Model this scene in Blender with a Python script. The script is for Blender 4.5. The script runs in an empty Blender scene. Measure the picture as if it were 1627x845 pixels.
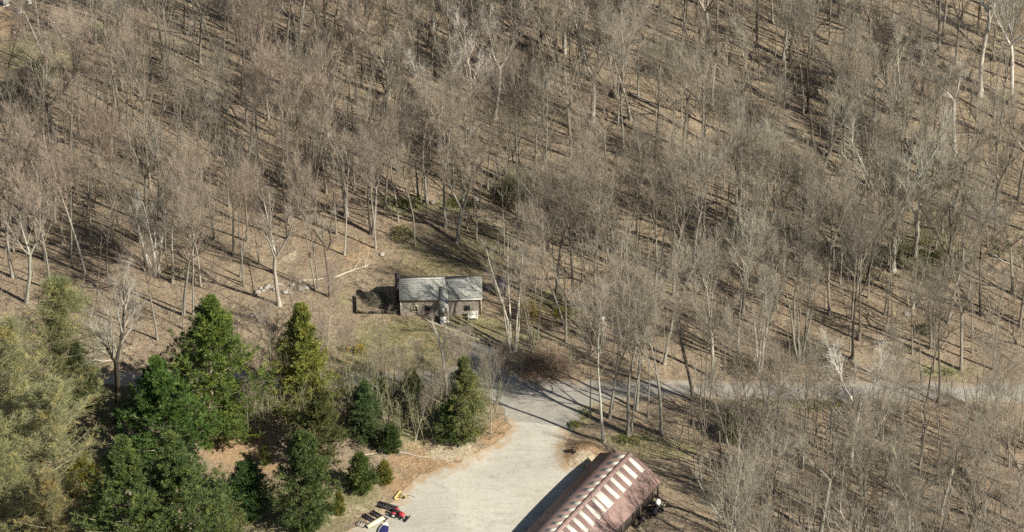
import bpy, math, random
import numpy as np
from mathutils import Vector, Matrix
from mathutils.geometry import delaunay_2d_cdt

SC = bpy.context.scene
COL = SC.collection
R = math.radians

# ---------------------------------------------------------------- camera, sky, sun, exposure
DEP = R(42.0); DIST = 900.0; MPP = 0.08           # metres per photo pixel at the centre
cam = bpy.data.objects.new('camera', bpy.data.cameras.new('camera'))
COL.objects.link(cam)
cam.location = (0, -DIST * math.cos(DEP), DIST * math.sin(DEP))
cam.rotation_euler = (R(90) - DEP, 0, 0)
cam.data.sensor_width = 36.0
cam.data.lens = 36.0 * DIST / (1627 * MPP)
cam.data.clip_start = 10; cam.data.clip_end = 8000
SC.camera = cam

SUN_EL = R(44.0); SUN_DIR = Vector((0.846, -0.533, 0)).normalized()   # horizontal direction towards the sun
world = bpy.data.worlds.new('World'); SC.world = world; world.use_nodes = True
nt = world.node_tree
bg = nt.nodes['Background']
sky = nt.nodes.new('ShaderNodeTexSky'); sky.sky_type = 'NISHITA'; sky.sun_disc = False
sky.sun_elevation = SUN_EL
sky.sun_rotation = math.atan2(SUN_DIR.x, SUN_DIR.y)
nt.links.new(sky.outputs[0], bg.inputs[0]); bg.inputs[1].default_value = 0.05
sun = bpy.data.objects.new('sun', bpy.data.lights.new('sun', 'SUN')); COL.objects.link(sun)
sun.data.energy = 4.6; sun.data.angle = R(0.5); sun.data.color = (1.0, 0.94, 0.83)
sd = Vector((SUN_DIR.x * math.cos(SUN_EL), SUN_DIR.y * math.cos(SUN_EL), math.sin(SUN_EL)))
sun.rotation_euler = sd.to_track_quat('Z', 'Y').to_euler()
SC.view_settings.view_transform = 'Standard'; SC.view_settings.look = 'None'
SC.view_settings.exposure = 0.80; SC.view_settings.gamma = 1.0
SC.render.engine = 'CYCLES'
SC.cycles.max_bounces = 4; SC.cycles.diffuse_bounces = 2; SC.cycles.glossy_bounces = 1
SC.cycles.transmission_bounces = 2; SC.cycles.transparent_max_bounces = 4
SC.cycles.use_denoising = False

# ---------------------------------------------------------------- pixel <-> ground
_r = np.random.RandomState(5)
_ph = [( _r.uniform(0, 6.28), _r.uniform(0, 6.28), 2*math.pi/l, a, _r.uniform(0, 3.14)) for l, a in
       ((46, .55), (31, .35), (19, .16), (12, .09), (8.5, .05), (6, .03))]
CAMP = np.array(cam.location); FW = np.array((0, math.cos(DEP), -math.sin(DEP))); UP = np.array((0, math.sin(DEP), math.cos(DEP)))
K = MPP / DIST

def flat_pix(px, py):
    d = FW + np.array((1, 0, 0)) * (px - 813.5) * K - UP * (py - 422.5) * K
    t = -CAMP[2] / d[2]
    return CAMP + d * t
BUMPS = []
for (px, py, r, a) in ((925, 728, 3.2, 1.25), (942, 722, 3.0, 0.8), (745, 712, 3.0, .35), (868, 575, 3.5, .5)):
    q = flat_pix(px, py); BUMPS.append((q[0], q[1], r, a))

def hgt(x, y):
    x = np.asarray(x, float); y = np.asarray(y, float)
    z = np.zeros(np.broadcast(x, y).shape)
    for p, q, k, a, th in _ph:
        z = z + a * np.sin((x * math.cos(th) + y * math.sin(th)) * k + p) * np.sin((-x * math.sin(th) + y * math.cos(th)) * k * .8 + q)
    s = np.clip((y - 2) / 30.0, 0, 1)
    z = z * (0.35 + 0.65 * np.clip(np.abs(y + 18) / 25, 0, 1))
    z = z + 0.07 * np.clip(y - 2, 0, 200) * s
    for bx, by, r, a in BUMPS:
        z = z + a * np.exp(-((x - bx) ** 2 + (y - by) ** 2) / (r * r * .6))
    return z

def G(px, py, dz=0.0):
    """world point of the terrain (plus dz) seen at photo pixel px, py"""
    d = FW + np.array((1, 0, 0)) * (px - 813.5) * K - UP * (py - 422.5) * K
    z = 0.0
    for _ in range(12):
        t = (z - CAMP[2]) / d[2]
        p = CAMP + d * t
        z = float(hgt(p[0], p[1])) + dz
    return Vector(p)

def PX(x, y, z):
    v = np.array((x, y, z)) - CAMP
    w = v @ FW
    return 813.5 + v[0] / w / K, 422.5 - (v @ UP) / w / K

# ---------------------------------------------------------------- materials
MATS = {}
def newmat(name, rough=.85, spec=.2):
    m = bpy.data.materials.new(name); m.use_nodes = True
    b = m.node_tree.nodes['Principled BSDF']
    b.inputs['Roughness'].default_value = rough
    b.inputs['Specular IOR Level'].default_value = spec
    MATS[name] = m
    return m, m.node_tree, b
def N(t, kind, **kw):
    n = t.nodes.new(kind)
    for k, v in kw.items(): setattr(n, k, v)
    return n
def noise(t, coord, scale, detail=4, rough=.6, dist=0.0):
    n = N(t, 'ShaderNodeTexNoise'); n.inputs['Scale'].default_value = scale
    n.inputs['Detail'].default_value = detail; n.inputs['Roughness'].default_value = rough
    n.inputs['Distortion'].default_value = dist
    t.links.new(coord, n.inputs['Vector']); return n.outputs['Fac']
def ramp(t, fac, stops):
    r = N(t, 'ShaderNodeValToRGB'); e = r.color_ramp.elements
    while len(e) < len(stops): e.new(0.5)
    for i, (p, c) in enumerate(stops):
        e[i].position = p; e[i].color = (c[0], c[1], c[2], 1) if not isinstance(c, (int, float)) else (c, c, c, 1)
    t.links.new(fac, r.inputs[0]); return r.outputs[0]
def mix(t, fac, a, b, mode='MIX'):
    m = N(t, 'ShaderNodeMix', data_type='RGBA', blend_type=mode)
    for i, s in ((0, fac), (6, a), (7, b)):
        if isinstance(s, (int, float)): m.inputs[i].default_value = s
        elif isinstance(s, tuple): m.inputs[i].default_value = (*s[:3], 1)
        else: t.links.new(s, m.inputs[i])
    return m.outputs[2]
def math_(t, op, a, b=0.0, clamp=False):
    m = N(t, 'ShaderNodeMath', operation=op, use_clamp=clamp)
    for i, s in ((0, a), (1, b)):
        if isinstance(s, (int, float)): m.inputs[i].default_value = s
        else: t.links.new(s, m.inputs[i])
    return m.outputs[0]
def bump(t, b, fac, strength=.5, dist=.1):
    n = N(t, 'ShaderNodeBump'); n.inputs['Strength'].default_value = strength; n.inputs['Distance'].default_value = dist
    t.links.new(fac, n.inputs['Height']); t.links.new(n.outputs[0], b.inputs['Normal'])
def simple(name, col, var=.25, scale=3.0, rough=.8, spec=.25, metal=0, bmp=0.0):
    m, t, b = newmat(name, rough, spec)
    co = N(t, 'ShaderNodeTexCoord').outputs['Object']
    f = noise(t, co, scale, 6, .65)
    k = ramp(t, f, ((.3, 1 - var), (.7, 1 + var * .6)))
    t.links.new(mix(t, 1.0, (*col, 1), k, 'MULTIPLY'), b.inputs['Base Color'])
    b.inputs['Metallic'].default_value = metal
    if bmp: bump(t, b, f, bmp, .05)
    return m
def attr(t, name):
    return N(t, 'ShaderNodeAttribute', attribute_name=name).outputs['Fac']

# bark / twigs / needles take their tint from the object's own colour
m, t, b = newmat('bark', .9, .1)
oi = N(t, 'ShaderNodeObjectInfo'); co = N(t, 'ShaderNodeTexCoord').outputs['Object']
mp = N(t, 'ShaderNodeMapping'); mp.inputs['Scale'].default_value = (5, 5, .9); t.links.new(co, mp.inputs[0])
f = noise(t, mp.outputs[0], 2.2, 6, .7)
t.links.new(mix(t, 1.0, oi.outputs['Color'], ramp(t, f, ((.32, .55), (.5, .95), (.7, 1.3))), 'MULTIPLY'), b.inputs['Base Color'])
bump(t, b, f, .6, .06)
m, t, b = newmat('twig', .85, .15)
oi = N(t, 'ShaderNodeObjectInfo'); co = N(t, 'ShaderNodeTexCoord').outputs['Object']
f = noise(t, co, .55, 3, .6)
t.links.new(mix(t, 1.0, oi.outputs['Color'], ramp(t, f, ((.35, .75), (.65, 1.2))), 'MULTIPLY'), b.inputs['Base Color'])
m, t, b = newmat('needle', .6, .25)
oi = N(t, 'ShaderNodeObjectInfo'); co = N(t, 'ShaderNodeTexCoord').outputs['Object']
f = noise(t, co, .8, 4, .7)
c = mix(t, 1.0, oi.outputs['Color'], ramp(t, f, ((.32, (.62, .66, .6)), (.5, (1.05, 1, .95)), (.66, (1.75, 1.4, .95)))), 'MULTIPLY')
t.links.new(c, b.inputs['Base Color'])
tr = N(t, 'ShaderNodeBsdfTranslucent'); t.links.new(c, tr.inputs['Color'])
ms = N(t, 'ShaderNodeMixShader'); ms.inputs[0].default_value = .25
t.links.new(b.outputs[0], ms.inputs[1]); t.links.new(tr.outputs[0], ms.inputs[2])
t.links.new(ms.outputs[0], t.nodes['Material Output'].inputs['Surface'])

# forest floor
m, t, b = newmat('forest_floor', .95, .05)
co = N(t, 'ShaderNodeTexCoord').outputs['Object']
big = noise(t, co, .045, 4, .55); mid = noise(t, co, .45, 7, .7, .3); fine = noise(t, co, 2.6, 8, .8, .4); leafn = noise(t, co, 9.0, 3, .7)
litter = mix(t, ramp(t, big, ((.40, 0.), (.62, 1.))), (.35, .28, .19), (.285, .22, .155))
litter = mix(t, ramp(t, mid, ((.42, 0.), (.68, 1.))), litter, (.39, .31, .21))
grassc = mix(t, ramp(t, mid, ((.35, 0.), (.65, 1.))), (.19, .18, .09), (.36, .315, .18))
dirtc = mix(t, ramp(t, mid, ((.35, 0.), (.65, 1.))), (.35, .23, .13), (.46, .33, .20))
sandc = mix(t, ramp(t, mid, ((.35, 0.), (.65, 1.))), (.46, .38, .25), (.56, .48, .34))
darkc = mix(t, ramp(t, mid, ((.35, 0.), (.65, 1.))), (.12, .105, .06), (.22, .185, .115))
def rag(a):
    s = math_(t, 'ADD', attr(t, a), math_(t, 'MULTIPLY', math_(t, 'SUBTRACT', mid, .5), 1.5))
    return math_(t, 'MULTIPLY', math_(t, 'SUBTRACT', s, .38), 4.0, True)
litter = mix(t, ramp(t, noise(t, co, .9, 5, .7, .6), ((.49, 0.), (.64, .85))), litter, (.165, .125, .09))
c = mix(t, rag('grass'), litter, grassc)
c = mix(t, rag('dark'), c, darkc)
c = mix(t, rag('dirt'), c, dirtc)
c = mix(t, rag('sand'), c, sandc)
c = mix(t, 1.0, c, ramp(t, fine, ((.34, .34), (.46, .82), (.58, 1.05), (.72, 1.45))), 'MULTIPLY')
c = mix(t, .8, c, ramp(t, leafn, ((.3, .5), (.5, 1.), (.75, 1.4))), 'MULTIPLY')
t.links.new(c, b.inputs['Base Color'])
bump(t, b, math_(t, 'ADD', fine, math_(t, 'MULTIPLY', mid, 1.5)), 1.0, .28)

def gravel(name, ca, cb, cc, edge):
    m, t, b = newmat(name, .95, .08)
    co = N(t, 'ShaderNodeTexCoord').outputs['Object']
    big = noise(t, co, .12, 4, .6, .6); mid = noise(t, co, .8, 6, .7); fine = noise(t, co, 6, 4, .8)
    c = mix(t, ramp(t, big, ((.38, 0.), (.62, 1.))), ca, cb)
    c = mix(t, ramp(t, mid, ((.50, 0.), (.72, .75))), c, cc)
    c = mix(t, ramp(t, noise(t, co, .3, 6, .75, 1.2), ((.55, 0.), (.66, .45))), c, tuple(x * .78 for x in cc))
    mpp = N(t, 'ShaderNodeMapping'); mpp.inputs['Rotation'].default_value = (0, 0, 1.0); mpp.inputs['Scale'].default_value = (.18, 1.6, 1); t.links.new(co, mpp.inputs[0])
    c = mix(t, 1.0, c, ramp(t, noise(t, mpp.outputs[0], 1.0, 5, .65, .8), ((.35, .91), (.5, 1.0), (.7, 1.04))), 'MULTIPLY')
    c = mix(t, 1.0, c, ramp(t, fine, ((.3, .72), (.7, 1.2))), 'MULTIPLY')
    e = math_(t, 'ADD', attr(t, 'edge'), math_(t, 'MULTIPLY', math_(t, 'SUBTRACT', mid, .5), 3.0))
    c = mix(t, math_(t, 'MULTIPLY', math_(t, 'SUBTRACT', e, .40), 1.8, True), c, edge)
    t.links.new(c, b.inputs['Base Color']); bump(t, b, math_(t, 'ADD', fine, mid), .5, .06)
    return m
gravel('yard_gravel', (.385, .365, .305), (.43, .41, .345), (.34, .315, .255), (.35, .265, .17))
gravel('road_gravel', (.27, .255, .22), (.32, .30, .255), (.22, .20, .165), (.27, .22, .155))

simple('stone', (.34, .31, .27), .4, 2.5, .9, .15, bmp=.4)
simple('wood_wall', (.36, .315, .26), .45, 4, .85)
simple('old_wood', (.12, .10, .08), .45, 4, .9)
simple('pale_wood', (.55, .47, .34), .3, 3, .85)
simple('white_paint', (.75, .73, .66), .12, 2.5, .6)
simple('cream_board', (.72, .64, .42), .15, 3, .7)
simple('grey_paint', (.45, .44, .40), .15, 3, .7)
simple('glass_dark', (.02, .025, .03), .2, 2, .15, .6)
simple('dark_metal', (.045, .04, .045), .4, 5, .55, .4)
simple('rubber', (.018, .018, .02), .2, 5, .8, .3)
simple('red_paint', (.38, .04, .045), .2, 4, .4, .5)
simple('yellow_paint', (.52, .37, .14), .25, 4, .5, .4)
simple('navy', (.025, .025, .10), .2, 4, .5, .4)
simple('brick', (.04, .033, .034), .4, 6, .9)
simple('blue_tarp', (.03, .05, .09), .5, 2, .6, .3)
# cabin roof: weathered shingles with lichen
m, t, b = newmat('shingle', .9, .1)
co = N(t, 'ShaderNodeTexCoord').outputs['Object']
br = N(t, 'ShaderNodeTexBrick'); br.inputs['Scale'].default_value = 1.0
br.inputs['Brick Width'].default_value = .5; br.inputs['Row Height'].default_value = .22; br.inputs['Mortar Size'].default_value = .018
br.inputs['Color1'].default_value = (.34, .34, .315, 1); br.inputs['Color2'].default_value = (.28, .28, .26, 1); br.inputs['Mortar'].default_value = (.12, .12, .11, 1)
t.links.new(co, br.inputs['Vector'])
f = noise(t, co, .8, 6, .75); f2 = noise(t, co, 4, 4, .7)
c = mix(t, ramp(t, f, ((.45, 0.), (.62, .8))), br.outputs['Color'], (.38, .385, .32))
c = mix(t, 1.0, c, ramp(t, f2, ((.3, .65), (.7, 1.3))), 'MULTIPLY')
t.links.new(c, b.inputs['Base Color']); bump(t, b, br.outputs['Fac'], .3, .03)
# ribbed red-brown sheet roof and pale translucent-looking panels
def sheet(name, ca, cb, rough):
    m, t, b = newmat(name, rough, .35)
    co = N(t, 'ShaderNodeTexCoord').outputs['Object']
    f = noise(t, co, .35, 5, .65); f2 = noise(t, co, 3.5, 5, .75)
    c = mix(t, ramp(t, f, ((.38, 0.), (.66, 1.))), ca, cb)
    mpp = N(t, 'ShaderNodeMapping'); mpp.inputs['Scale'].default_value = (.35, 3.0, .35); t.links.new(co, mpp.inputs[0])
    c = mix(t, 1.0, c, ramp(t, noise(t, mpp.outputs[0], 1.0, 5, .7), ((.35, .74), (.55, 1.0), (.7, 1.06))), 'MULTIPLY')
    c = mix(t, 1.0, c, ramp(t, f2, ((.3, .78), (.7, 1.14))), 'MULTIPLY')
    w = N(t, 'ShaderNodeTexWave', bands_direction='X'); w.inputs['Scale'].default_value = 3.0
    t.links.new(co, w.inputs['Vector']); bump(t, b, w.outputs['Fac'], .35, .03)
    t.links.new(c, b.inputs['Base Color']); return m
sheet('roof_sheet', (.33, .225, .195), (.27, .18, .155), .65)
sheet('panel_sheet', (.74, .72, .60), (.64, .62, .52), .5)

# ---------------------------------------------------------------- mesh collecting
class MB:
    def __init__(s): s.v = []; s.f = []; s.n = 0          # f: (array of k-gons, material index)
    def add(s, V, F, mi=0):
        V = np.asarray(V, float).reshape(-1, 3); F = np.asarray(F, np.int64)
        s.v.append(V); s.f.append((F + s.n, mi)); s.n += len(V); return s
    def mesh(s, name, mats, smooth=False):
        me = bpy.data.meshes.new(name)
        V = np.concatenate(s.v); me.vertices.add(len(V)); me.vertices.foreach_set('co', V.astype(np.float32).ravel())
        loops = np.concatenate([f.ravel() for f, _ in s.f])
        tot = np.concatenate([np.full(len(f), f.shape[1], np.int32) for f, _ in s.f])
        mi = np.concatenate([np.full(len(f), k, np.int32) for f, k in s.f])
        st = np.concatenate([[0], np.cumsum(tot)[:-1]]).astype(np.int32)
        me.loops.add(len(loops)); me.loops.foreach_set('vertex_index', loops.astype(np.int32))
        me.polygons.add(len(tot)); me.polygons.foreach_set('loop_start', st)
        me.polygons.foreach_set('material_index', mi)
        if smooth: me.polygons.foreach_set('use_smooth', np.ones(len(tot), bool))
        for x in (mats if isinstance(mats, (list, tuple)) else [mats]): me.materials.append(MATS[x])
        me.update(calc_edges=True); me.validate()
        return me
    def obj(s, name, mats, parent=None, smooth=False):
        o = bpy.data.objects.new(name, s.mesh(name, mats, smooth)); COL.objects.link(o)
        if parent: o.parent = parent
        return o
    def box(s, c, size, rz=0, rx=0, ry=0, mi=0):
        hx, hy, hz = [k / 2 for k in size]
        V = np.array([(x, y, z) for z in (-hz, hz) for x, y in ((-hx, -hy), (hx, -hy), (hx, hy), (-hx, hy))])
        M = np.array((Matrix.Rotation(rz, 3, 'Z') @ Matrix.Rotation(ry, 3, 'Y') @ Matrix.Rotation(rx, 3, 'X')))
        V = V @ M.T + np.array(c)
        return s.add(V, [(0, 3, 2, 1), (4, 5, 6, 7), (0, 1, 5, 4), (1, 2, 6, 5), (2, 3, 7, 6), (3, 0, 4, 7)], mi)
    def tube(s, P, Rr, k=8, mi=0, cap=True):
        P = np.asarray(P, float); Rr = np.asarray(Rr, float)
        n0 = s.n
        tubes(s, P[None], np.broadcast_to(Rr, (len(P),))[None], k, mi)
        if cap:
            s.add(np.zeros((0, 3)), np.array([[n0 - s.n + i for i in range(k)][::-1]]), mi)
            m_ = len(P) - 1
            s.add(np.zeros((0, 3)), np.array([[n0 - s.n + m_ * k + i for i in range(k)]]), mi)
        return s

def unit(v): return v / np.maximum(np.linalg.norm(v, axis=-1, keepdims=True), 1e-9)
def frames(T):
    ref = np.where(np.abs(T[..., 2:3]) > .9, np.array((1., 0, 0)), np.array((0, 0, 1.)))
    u = unit(np.cross(T, ref)); return u, np.cross(T, u)
def tubes(mb, P, Rr, k, mi=0):
    """P (m,n,3) polylines with radii Rr (m,n)"""
    m_, n_ = P.shape[:2]
    T = np.empty_like(P); T[:, 1:-1] = P[:, 2:] - P[:, :-2]; T[:, 0] = P[:, 1] - P[:, 0]; T[:, -1] = P[:, -1] - P[:, -2]
    T = unit(T)
    mean = unit(P[:, -1] - P[:, 0])[:, None]
    u0, _ = frames(mean)
    u = unit(u0 - T * (u0 * T).sum(-1, keepdims=True)); w = np.cross(T, u)
    a = np.arange(k) * 2 * math.pi / k
    V = P[:, :, None] + Rr[:, :, None, None] * (np.cos(a)[None, None, :, None] * u[:, :, None] + np.sin(a)[None, None, :, None] * w[:, :, None])
    idx = np.arange(m_ * n_ * k).reshape(m_, n_, k)
    A = idx[:, :-1]; B = idx[:, 1:]
    F = np.stack([A, np.roll(A, -1, 2), np.roll(B, -1, 2), B], -1).reshape(-1, 4)
    mb.add(V.reshape(-1, 3), F, mi)
def grow(rng, S, D, L, n, wander, up):
    P = [S]; d = unit(D); L = np.broadcast_to(L, (len(S),))
    for i in range(n):
        d = unit(d + wander * rng.normal(size=d.shape) + np.array((0, 0, up)))
        P.append(P[-1] + d * (L / n)[:, None])
    return np.stack(P, 1)
def spawn(rng, P, c, t0, t1, a0, a1, jitter=1.0):
    m_, n_ = P.shape[:2]
    t = t0 + (t1 - t0) * (np.arange(c)[None] + .5 + jitter * rng.uniform(-.5, .5, (m_, c))) / c
    x = t * (n_ - 1); i = np.clip(x.astype(int), 0, n_ - 2); fr = (x - i)[..., None]
    r = np.arange(m_)[:, None]
    a, b_ = P[r, i], P[r, i + 1]
    S = a + (b_ - a) * fr; T = unit(b_ - a)
    u, w = frames(T)
    ph = rng.uniform(0, 6.28, (m_, 1)) + np.arange(c)[None] * 2.4 + rng.uniform(-.5, .5, (m_, c))
    an = rng.uniform(a0, a1, (m_, c))[..., None]; ph = ph[..., None]
    D = np.cos(an) * T + np.sin(an) * (np.cos(ph) * u + np.sin(ph) * w)
    return S.reshape(-1, 3), D.reshape(-1, 3), t.reshape(-1)
def blades(mb, rng, S, D, L, W, mi=0):
    """one tapering sliver per start"""
    u = unit(np.cross(unit(D), rng.normal(size=D.shape)))
    W = np.broadcast_to(W, (len(S),))[:, None]; L = np.broadcast_to(L, (len(S),))[:, None]
    V = np.stack([S - u * W / 2, S + u * W / 2, S + unit(D) * L], 1)
    mb.add(V.reshape(-1, 3), np.arange(len(S) * 3).reshape(-1, 3), mi)
def leaves(mb, rng, S, D, L, W, mi=0):
    """one lozenge per start"""
    D = unit(D); u = unit(np.cross(D, rng.normal(size=D.shape)))
    W = np.broadcast_to(W, (len(S),))[:, None]; L = np.broadcast_to(L, (len(S),))[:, None]
    V = np.stack([S, S + D * L * .45 + u * W / 2, S + D * L, S + D * L * .45 - u * W / 2], 1)
    mb.add(V.reshape(-1, 3), np.arange(len(S) * 4).reshape(-1, 4), mi)

# ---------------------------------------------------------------- trees without leaves
def bare_tree(seed, H=20, r=.24, clear=.42, spread=1.0, stems=1, fork=None, twigs=1.0, limbs=12, lean=0., paths=None, asc=.15, lod=1.0):
    """returns (trunk MB, crown MB)"""
    rng = np.random.RandomState(seed)
    T, C = MB(), MB()
    leaders = []
    for s in range(stems):
        if stems == 1: st = np.zeros(3); d = np.array((lean, 0, 1.))
        else:
            a = s * 2 * math.pi / stems + rng.uniform(-.4, .4)
            st = np.array((math.cos(a), math.sin(a), 0)) * r * 1.1; d = np.array((math.cos(a) * .12, math.sin(a) * .12, 1.))
        hs = H * (1 if stems == 1 else rng.uniform(.78, 1)); rr = r if stems == 1 else r * .62
        st = st - np.array((0, 0, .25))
        if fork:
            P = grow(rng, st[None], d[None], hs * fork, 7, .035, .03)
            Rd = np.linspace(rr, rr * .78, 8); Rd[0] *= 1.5
            tubes(T, P, Rd[None], 7)
            nf = rng.randint(2, 4); a0 = rng.uniform(0, 6.28)
            for k in range(nf):
                a = a0 + k * 6.28 / nf + rng.uniform(-.4, .4); sp = rng.uniform(.3, .6) * spread
                Q = grow(rng, P[:, -1] - np.array((0, 0, .1)), np.array([(math.cos(a) * sp, math.sin(a) * sp, 1.)]), hs * (1 - fork) * rng.uniform(.75, .95), 8, .07, .07)
                tubes(T, Q, np.linspace(rr * .62, rr * .12, 9)[None], 5)
                leaders.append((Q, .08, hs * .55, rr * .5))
        else:
            P = grow(rng, st[None], d[None], hs * .93, 12, .035, .02)
            Rd = np.linspace(rr, rr * .14, 13) ; Rd[0] *= 1.5
            tubes(T, P, Rd[None], 7)
            leaders.append((P, clear, hs, rr * .5))
    if paths:
        for pts, ra, rb in paths:
            P = np.array(pts, float)
            tubes(T, P[None], np.linspace(ra, rb, len(P))[None], 6)
            leaders.append((P[None], .3, H * .55, ra * .6))
    nl = max(3, int(limbs / len(leaders)))
    for P, c0, hh, rl in leaders:
        S, D, t = spawn(rng, P, nl, c0, .99, .34, .66)
        L = hh * .42 * (1.12 - .72 * (t - c0) / (1 - c0)) * rng.uniform(.65, 1.15, len(t)) * spread
        LP = grow(rng, S, D, L, 6, .055, asc)
        r0 = np.clip(rl * (1.1 - .6 * t), .045, .2) * rng.uniform(.55, 1., len(t))
        tubes(C, LP, r0[:, None] * np.linspace(1, .25, 7)[None], 4)
        S, D, t = spawn(rng, LP, int(7 * max(lod, .6)), .18, 1.0, .28, .66)
        L2 = np.repeat(L, int(7 * max(lod, .6))) * .48 * (1.15 - .6 * t) * rng.uniform(.6, 1.2, len(t))
        BP = grow(rng, S, D, L2, 4, .08, asc * .9)
        rb = np.repeat(r0, int(7 * max(lod, .6))) * .42
        tubes(C, BP, np.clip(rb, .018, .045)[:, None] * np.linspace(1, .4, 5)[None], 3)
        c3 = max(3, int(7 * lod))
        S, D, t = spawn(rng, BP, c3, .15, 1.0, .22, .65)
        L3 = np.repeat(L2, c3) * .5 * rng.uniform(.5, 1.2, len(t)) + .25
        TP = grow(rng, S, D, L3, 2, .08, .14)
        tubes(C, TP, np.full((len(TP), 3), .0095) * np.array((1., .8, .5)), 3)
        ct = max(2, int(4 * twigs * lod))
        S, D, t = spawn(rng, TP, ct, .1, 1.0, .2, .6)
        blades(C, rng, S, D, rng.uniform(.5, 1.2, len(S)), rng.uniform(.010, .018, len(S)) * (1.0 if lod == 1 else 1.25))
    return T, C

# ---------------------------------------------------------------- evergreens
def conifer(seed, H=20, Rm=5, base=.08, step=.5, per=6, droop=.0, bl=.42, bw=.085, nb=5, shape=.85, tipup=.10, sec=8, flare=.25, irr=.25, cl=4, sec0=.16):
    rng = np.random.RandomState(seed)
    T, C = MB(), MB()
    tr = grow(rng, np.array([[0, 0, -.2]]), np.array([[0, 0, 1.]]), H * .97, 12, .012, .0)
    tubes(T, tr, np.linspace(H * .016, .02, 13)[None], 7)
    S, D, L = [], [], []
    z = H * base
    while z < H * .985:
        f = (z / H - base) / (1 - base)
        rad = Rm * ((1 - f) ** shape) * min(1.0, .62 + f / flare * .38)
        n = max(3, int(per * (.6 + .5 * (1 - f)))); a0 = rng.uniform(0, 6.28)
        for k in range(n):
            a = a0 + k * 6.283 / n + rng.uniform(-.35, .35)
            el = .25 - droop + .5 * f + rng.uniform(-.12, .12)
            x = z / (H * .97) * 12; i = min(int(x), 11)
            p = tr[0, i] + (tr[0, i + 1] - tr[0, i]) * (x - i)
            S.append(p); D.append((math.cos(a) * math.cos(el), math.sin(a) * math.cos(el), math.sin(el))); L.append(max(.35, rad * rng.uniform(1 - irr * 1.4, 1 + irr * .8)))
        z += step * rng.uniform(.75, 1.25) * (.7 + .5 * (1 - f))
    S, D, L = map(np.array, (S, D, L))
    BP = grow(rng, S, D, L, 5, .05, tipup - droop * .25)
    tubes(T, BP, np.clip(L * .012, .012, .07)[:, None] * np.linspace(1, .3, 6)[None], 4)
    S2, D2, t = spawn(rng, BP, sec, sec0, 1.0, .5, .95)
    D2[:, 2] *= .35; D2[:, 2] += tipup - droop * .5
    L2 = np.repeat(L, sec) * .42 * (1.15 - .75 * t) * rng.uniform(.7, 1.2, len(t)) + .15
    SP = grow(rng, S2, D2, L2, 3, .08, tipup * .8 - droop * .35)
    c = cl
    S3, D3, t3 = spawn(rng, SP, c, .08, 1.0, .2, .8)
    S3 = np.repeat(S3, nb, 0); D3 = np.repeat(D3, nb, 0)
    D3 = unit(D3) * .75 + rng.normal(size=D3.shape) * .45 + np.array((0, 0, .32 - droop))
    k = len(S3)
    leaves(C, rng, S3 + rng.normal(size=S3.shape) * .07, D3, bl * rng.uniform(.6, 1.25, k), bw * rng.uniform(.7, 1.3, k))
    return T, C

def bush(seed, Rb=1.5, Hb=1.6, n=900, bl=.3, bw=.12, stems=9, leafy=True):
    rng = np.random.RandomState(seed)
    T, C = MB(), MB()
    a = rng.uniform(0, 6.28, stems); el = rng.uniform(.1, 1.0, stems)
    D = np.stack([np.cos(a) * el, np.sin(a) * el, np.ones(stems)], 1)
    P = grow(rng, np.zeros((stems, 3)) - (0, 0, .1), D, rng.uniform(.6, .95, stems) * Hb, 5, .15, .0)
    tubes(T, P, np.full((stems, 6), .03) * np.linspace(1, .3, 6), 4)
    q = unit(rng.normal(size=(n, 3))); q[:, 2] = np.abs(q[:, 2])
    lump = 1 + .22 * np.sin(q[:, 0] * 5 + seed) * np.sin(q[:, 1] * 6 + 1) + .12 * rng.normal(size=n)
    rad = (rng.uniform(.25, 1, n) ** .4 * lump)[:, None]
    S = q * rad * np.array((Rb, Rb, Hb)) * .9
    D = q + rng.normal(size=(n, 3)) * .6 + (0, 0, .4)
    if leafy: leaves(C, rng, S, D, bl * rng.uniform(.6, 1.3, n), bw * rng.uniform(.7, 1.3, n))
    else: blades(C, rng, S, D, bl * rng.uniform(.8, 2.2, n), .03)
    return T, C

# ---------------------------------------------------------------- naming helpers
def tag(o, label=None, cat=None, group=None, kind=None):
    if label: o['label'] = label
    if cat: o['category'] = cat
    if group: o['group'] = group
    if kind: o['kind'] = kind
    return o
def empty(name, loc, rz=0, sc=1.0):
    o = bpy.data.objects.new(name, None); COL.objects.link(o); o.empty_display_size = .5
    o.location = loc; o.rotation_euler = (0, 0, rz); o.scale = (sc, sc, sc) if not isinstance(sc, tuple) else sc
    return o
def plant(name, loc, trunk_me, crown_me, rz, sc, ctr, ccr, label, cat='tree', group=None, parts=('trunk', 'crown'), tilt=(0, 0)):
    e = empty(name, loc, rz, sc)
    e.rotation_euler = (tilt[0], tilt[1], rz)
    for n_, me, c_ in ((parts[0], trunk_me, ctr), (parts[1], crown_me, ccr)):
        o = bpy.data.objects.new(n_, me); o.color = (*c_, 1); o.parent = e; COL.objects.link(o)
    tag(e, label, cat, group); return e

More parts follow.
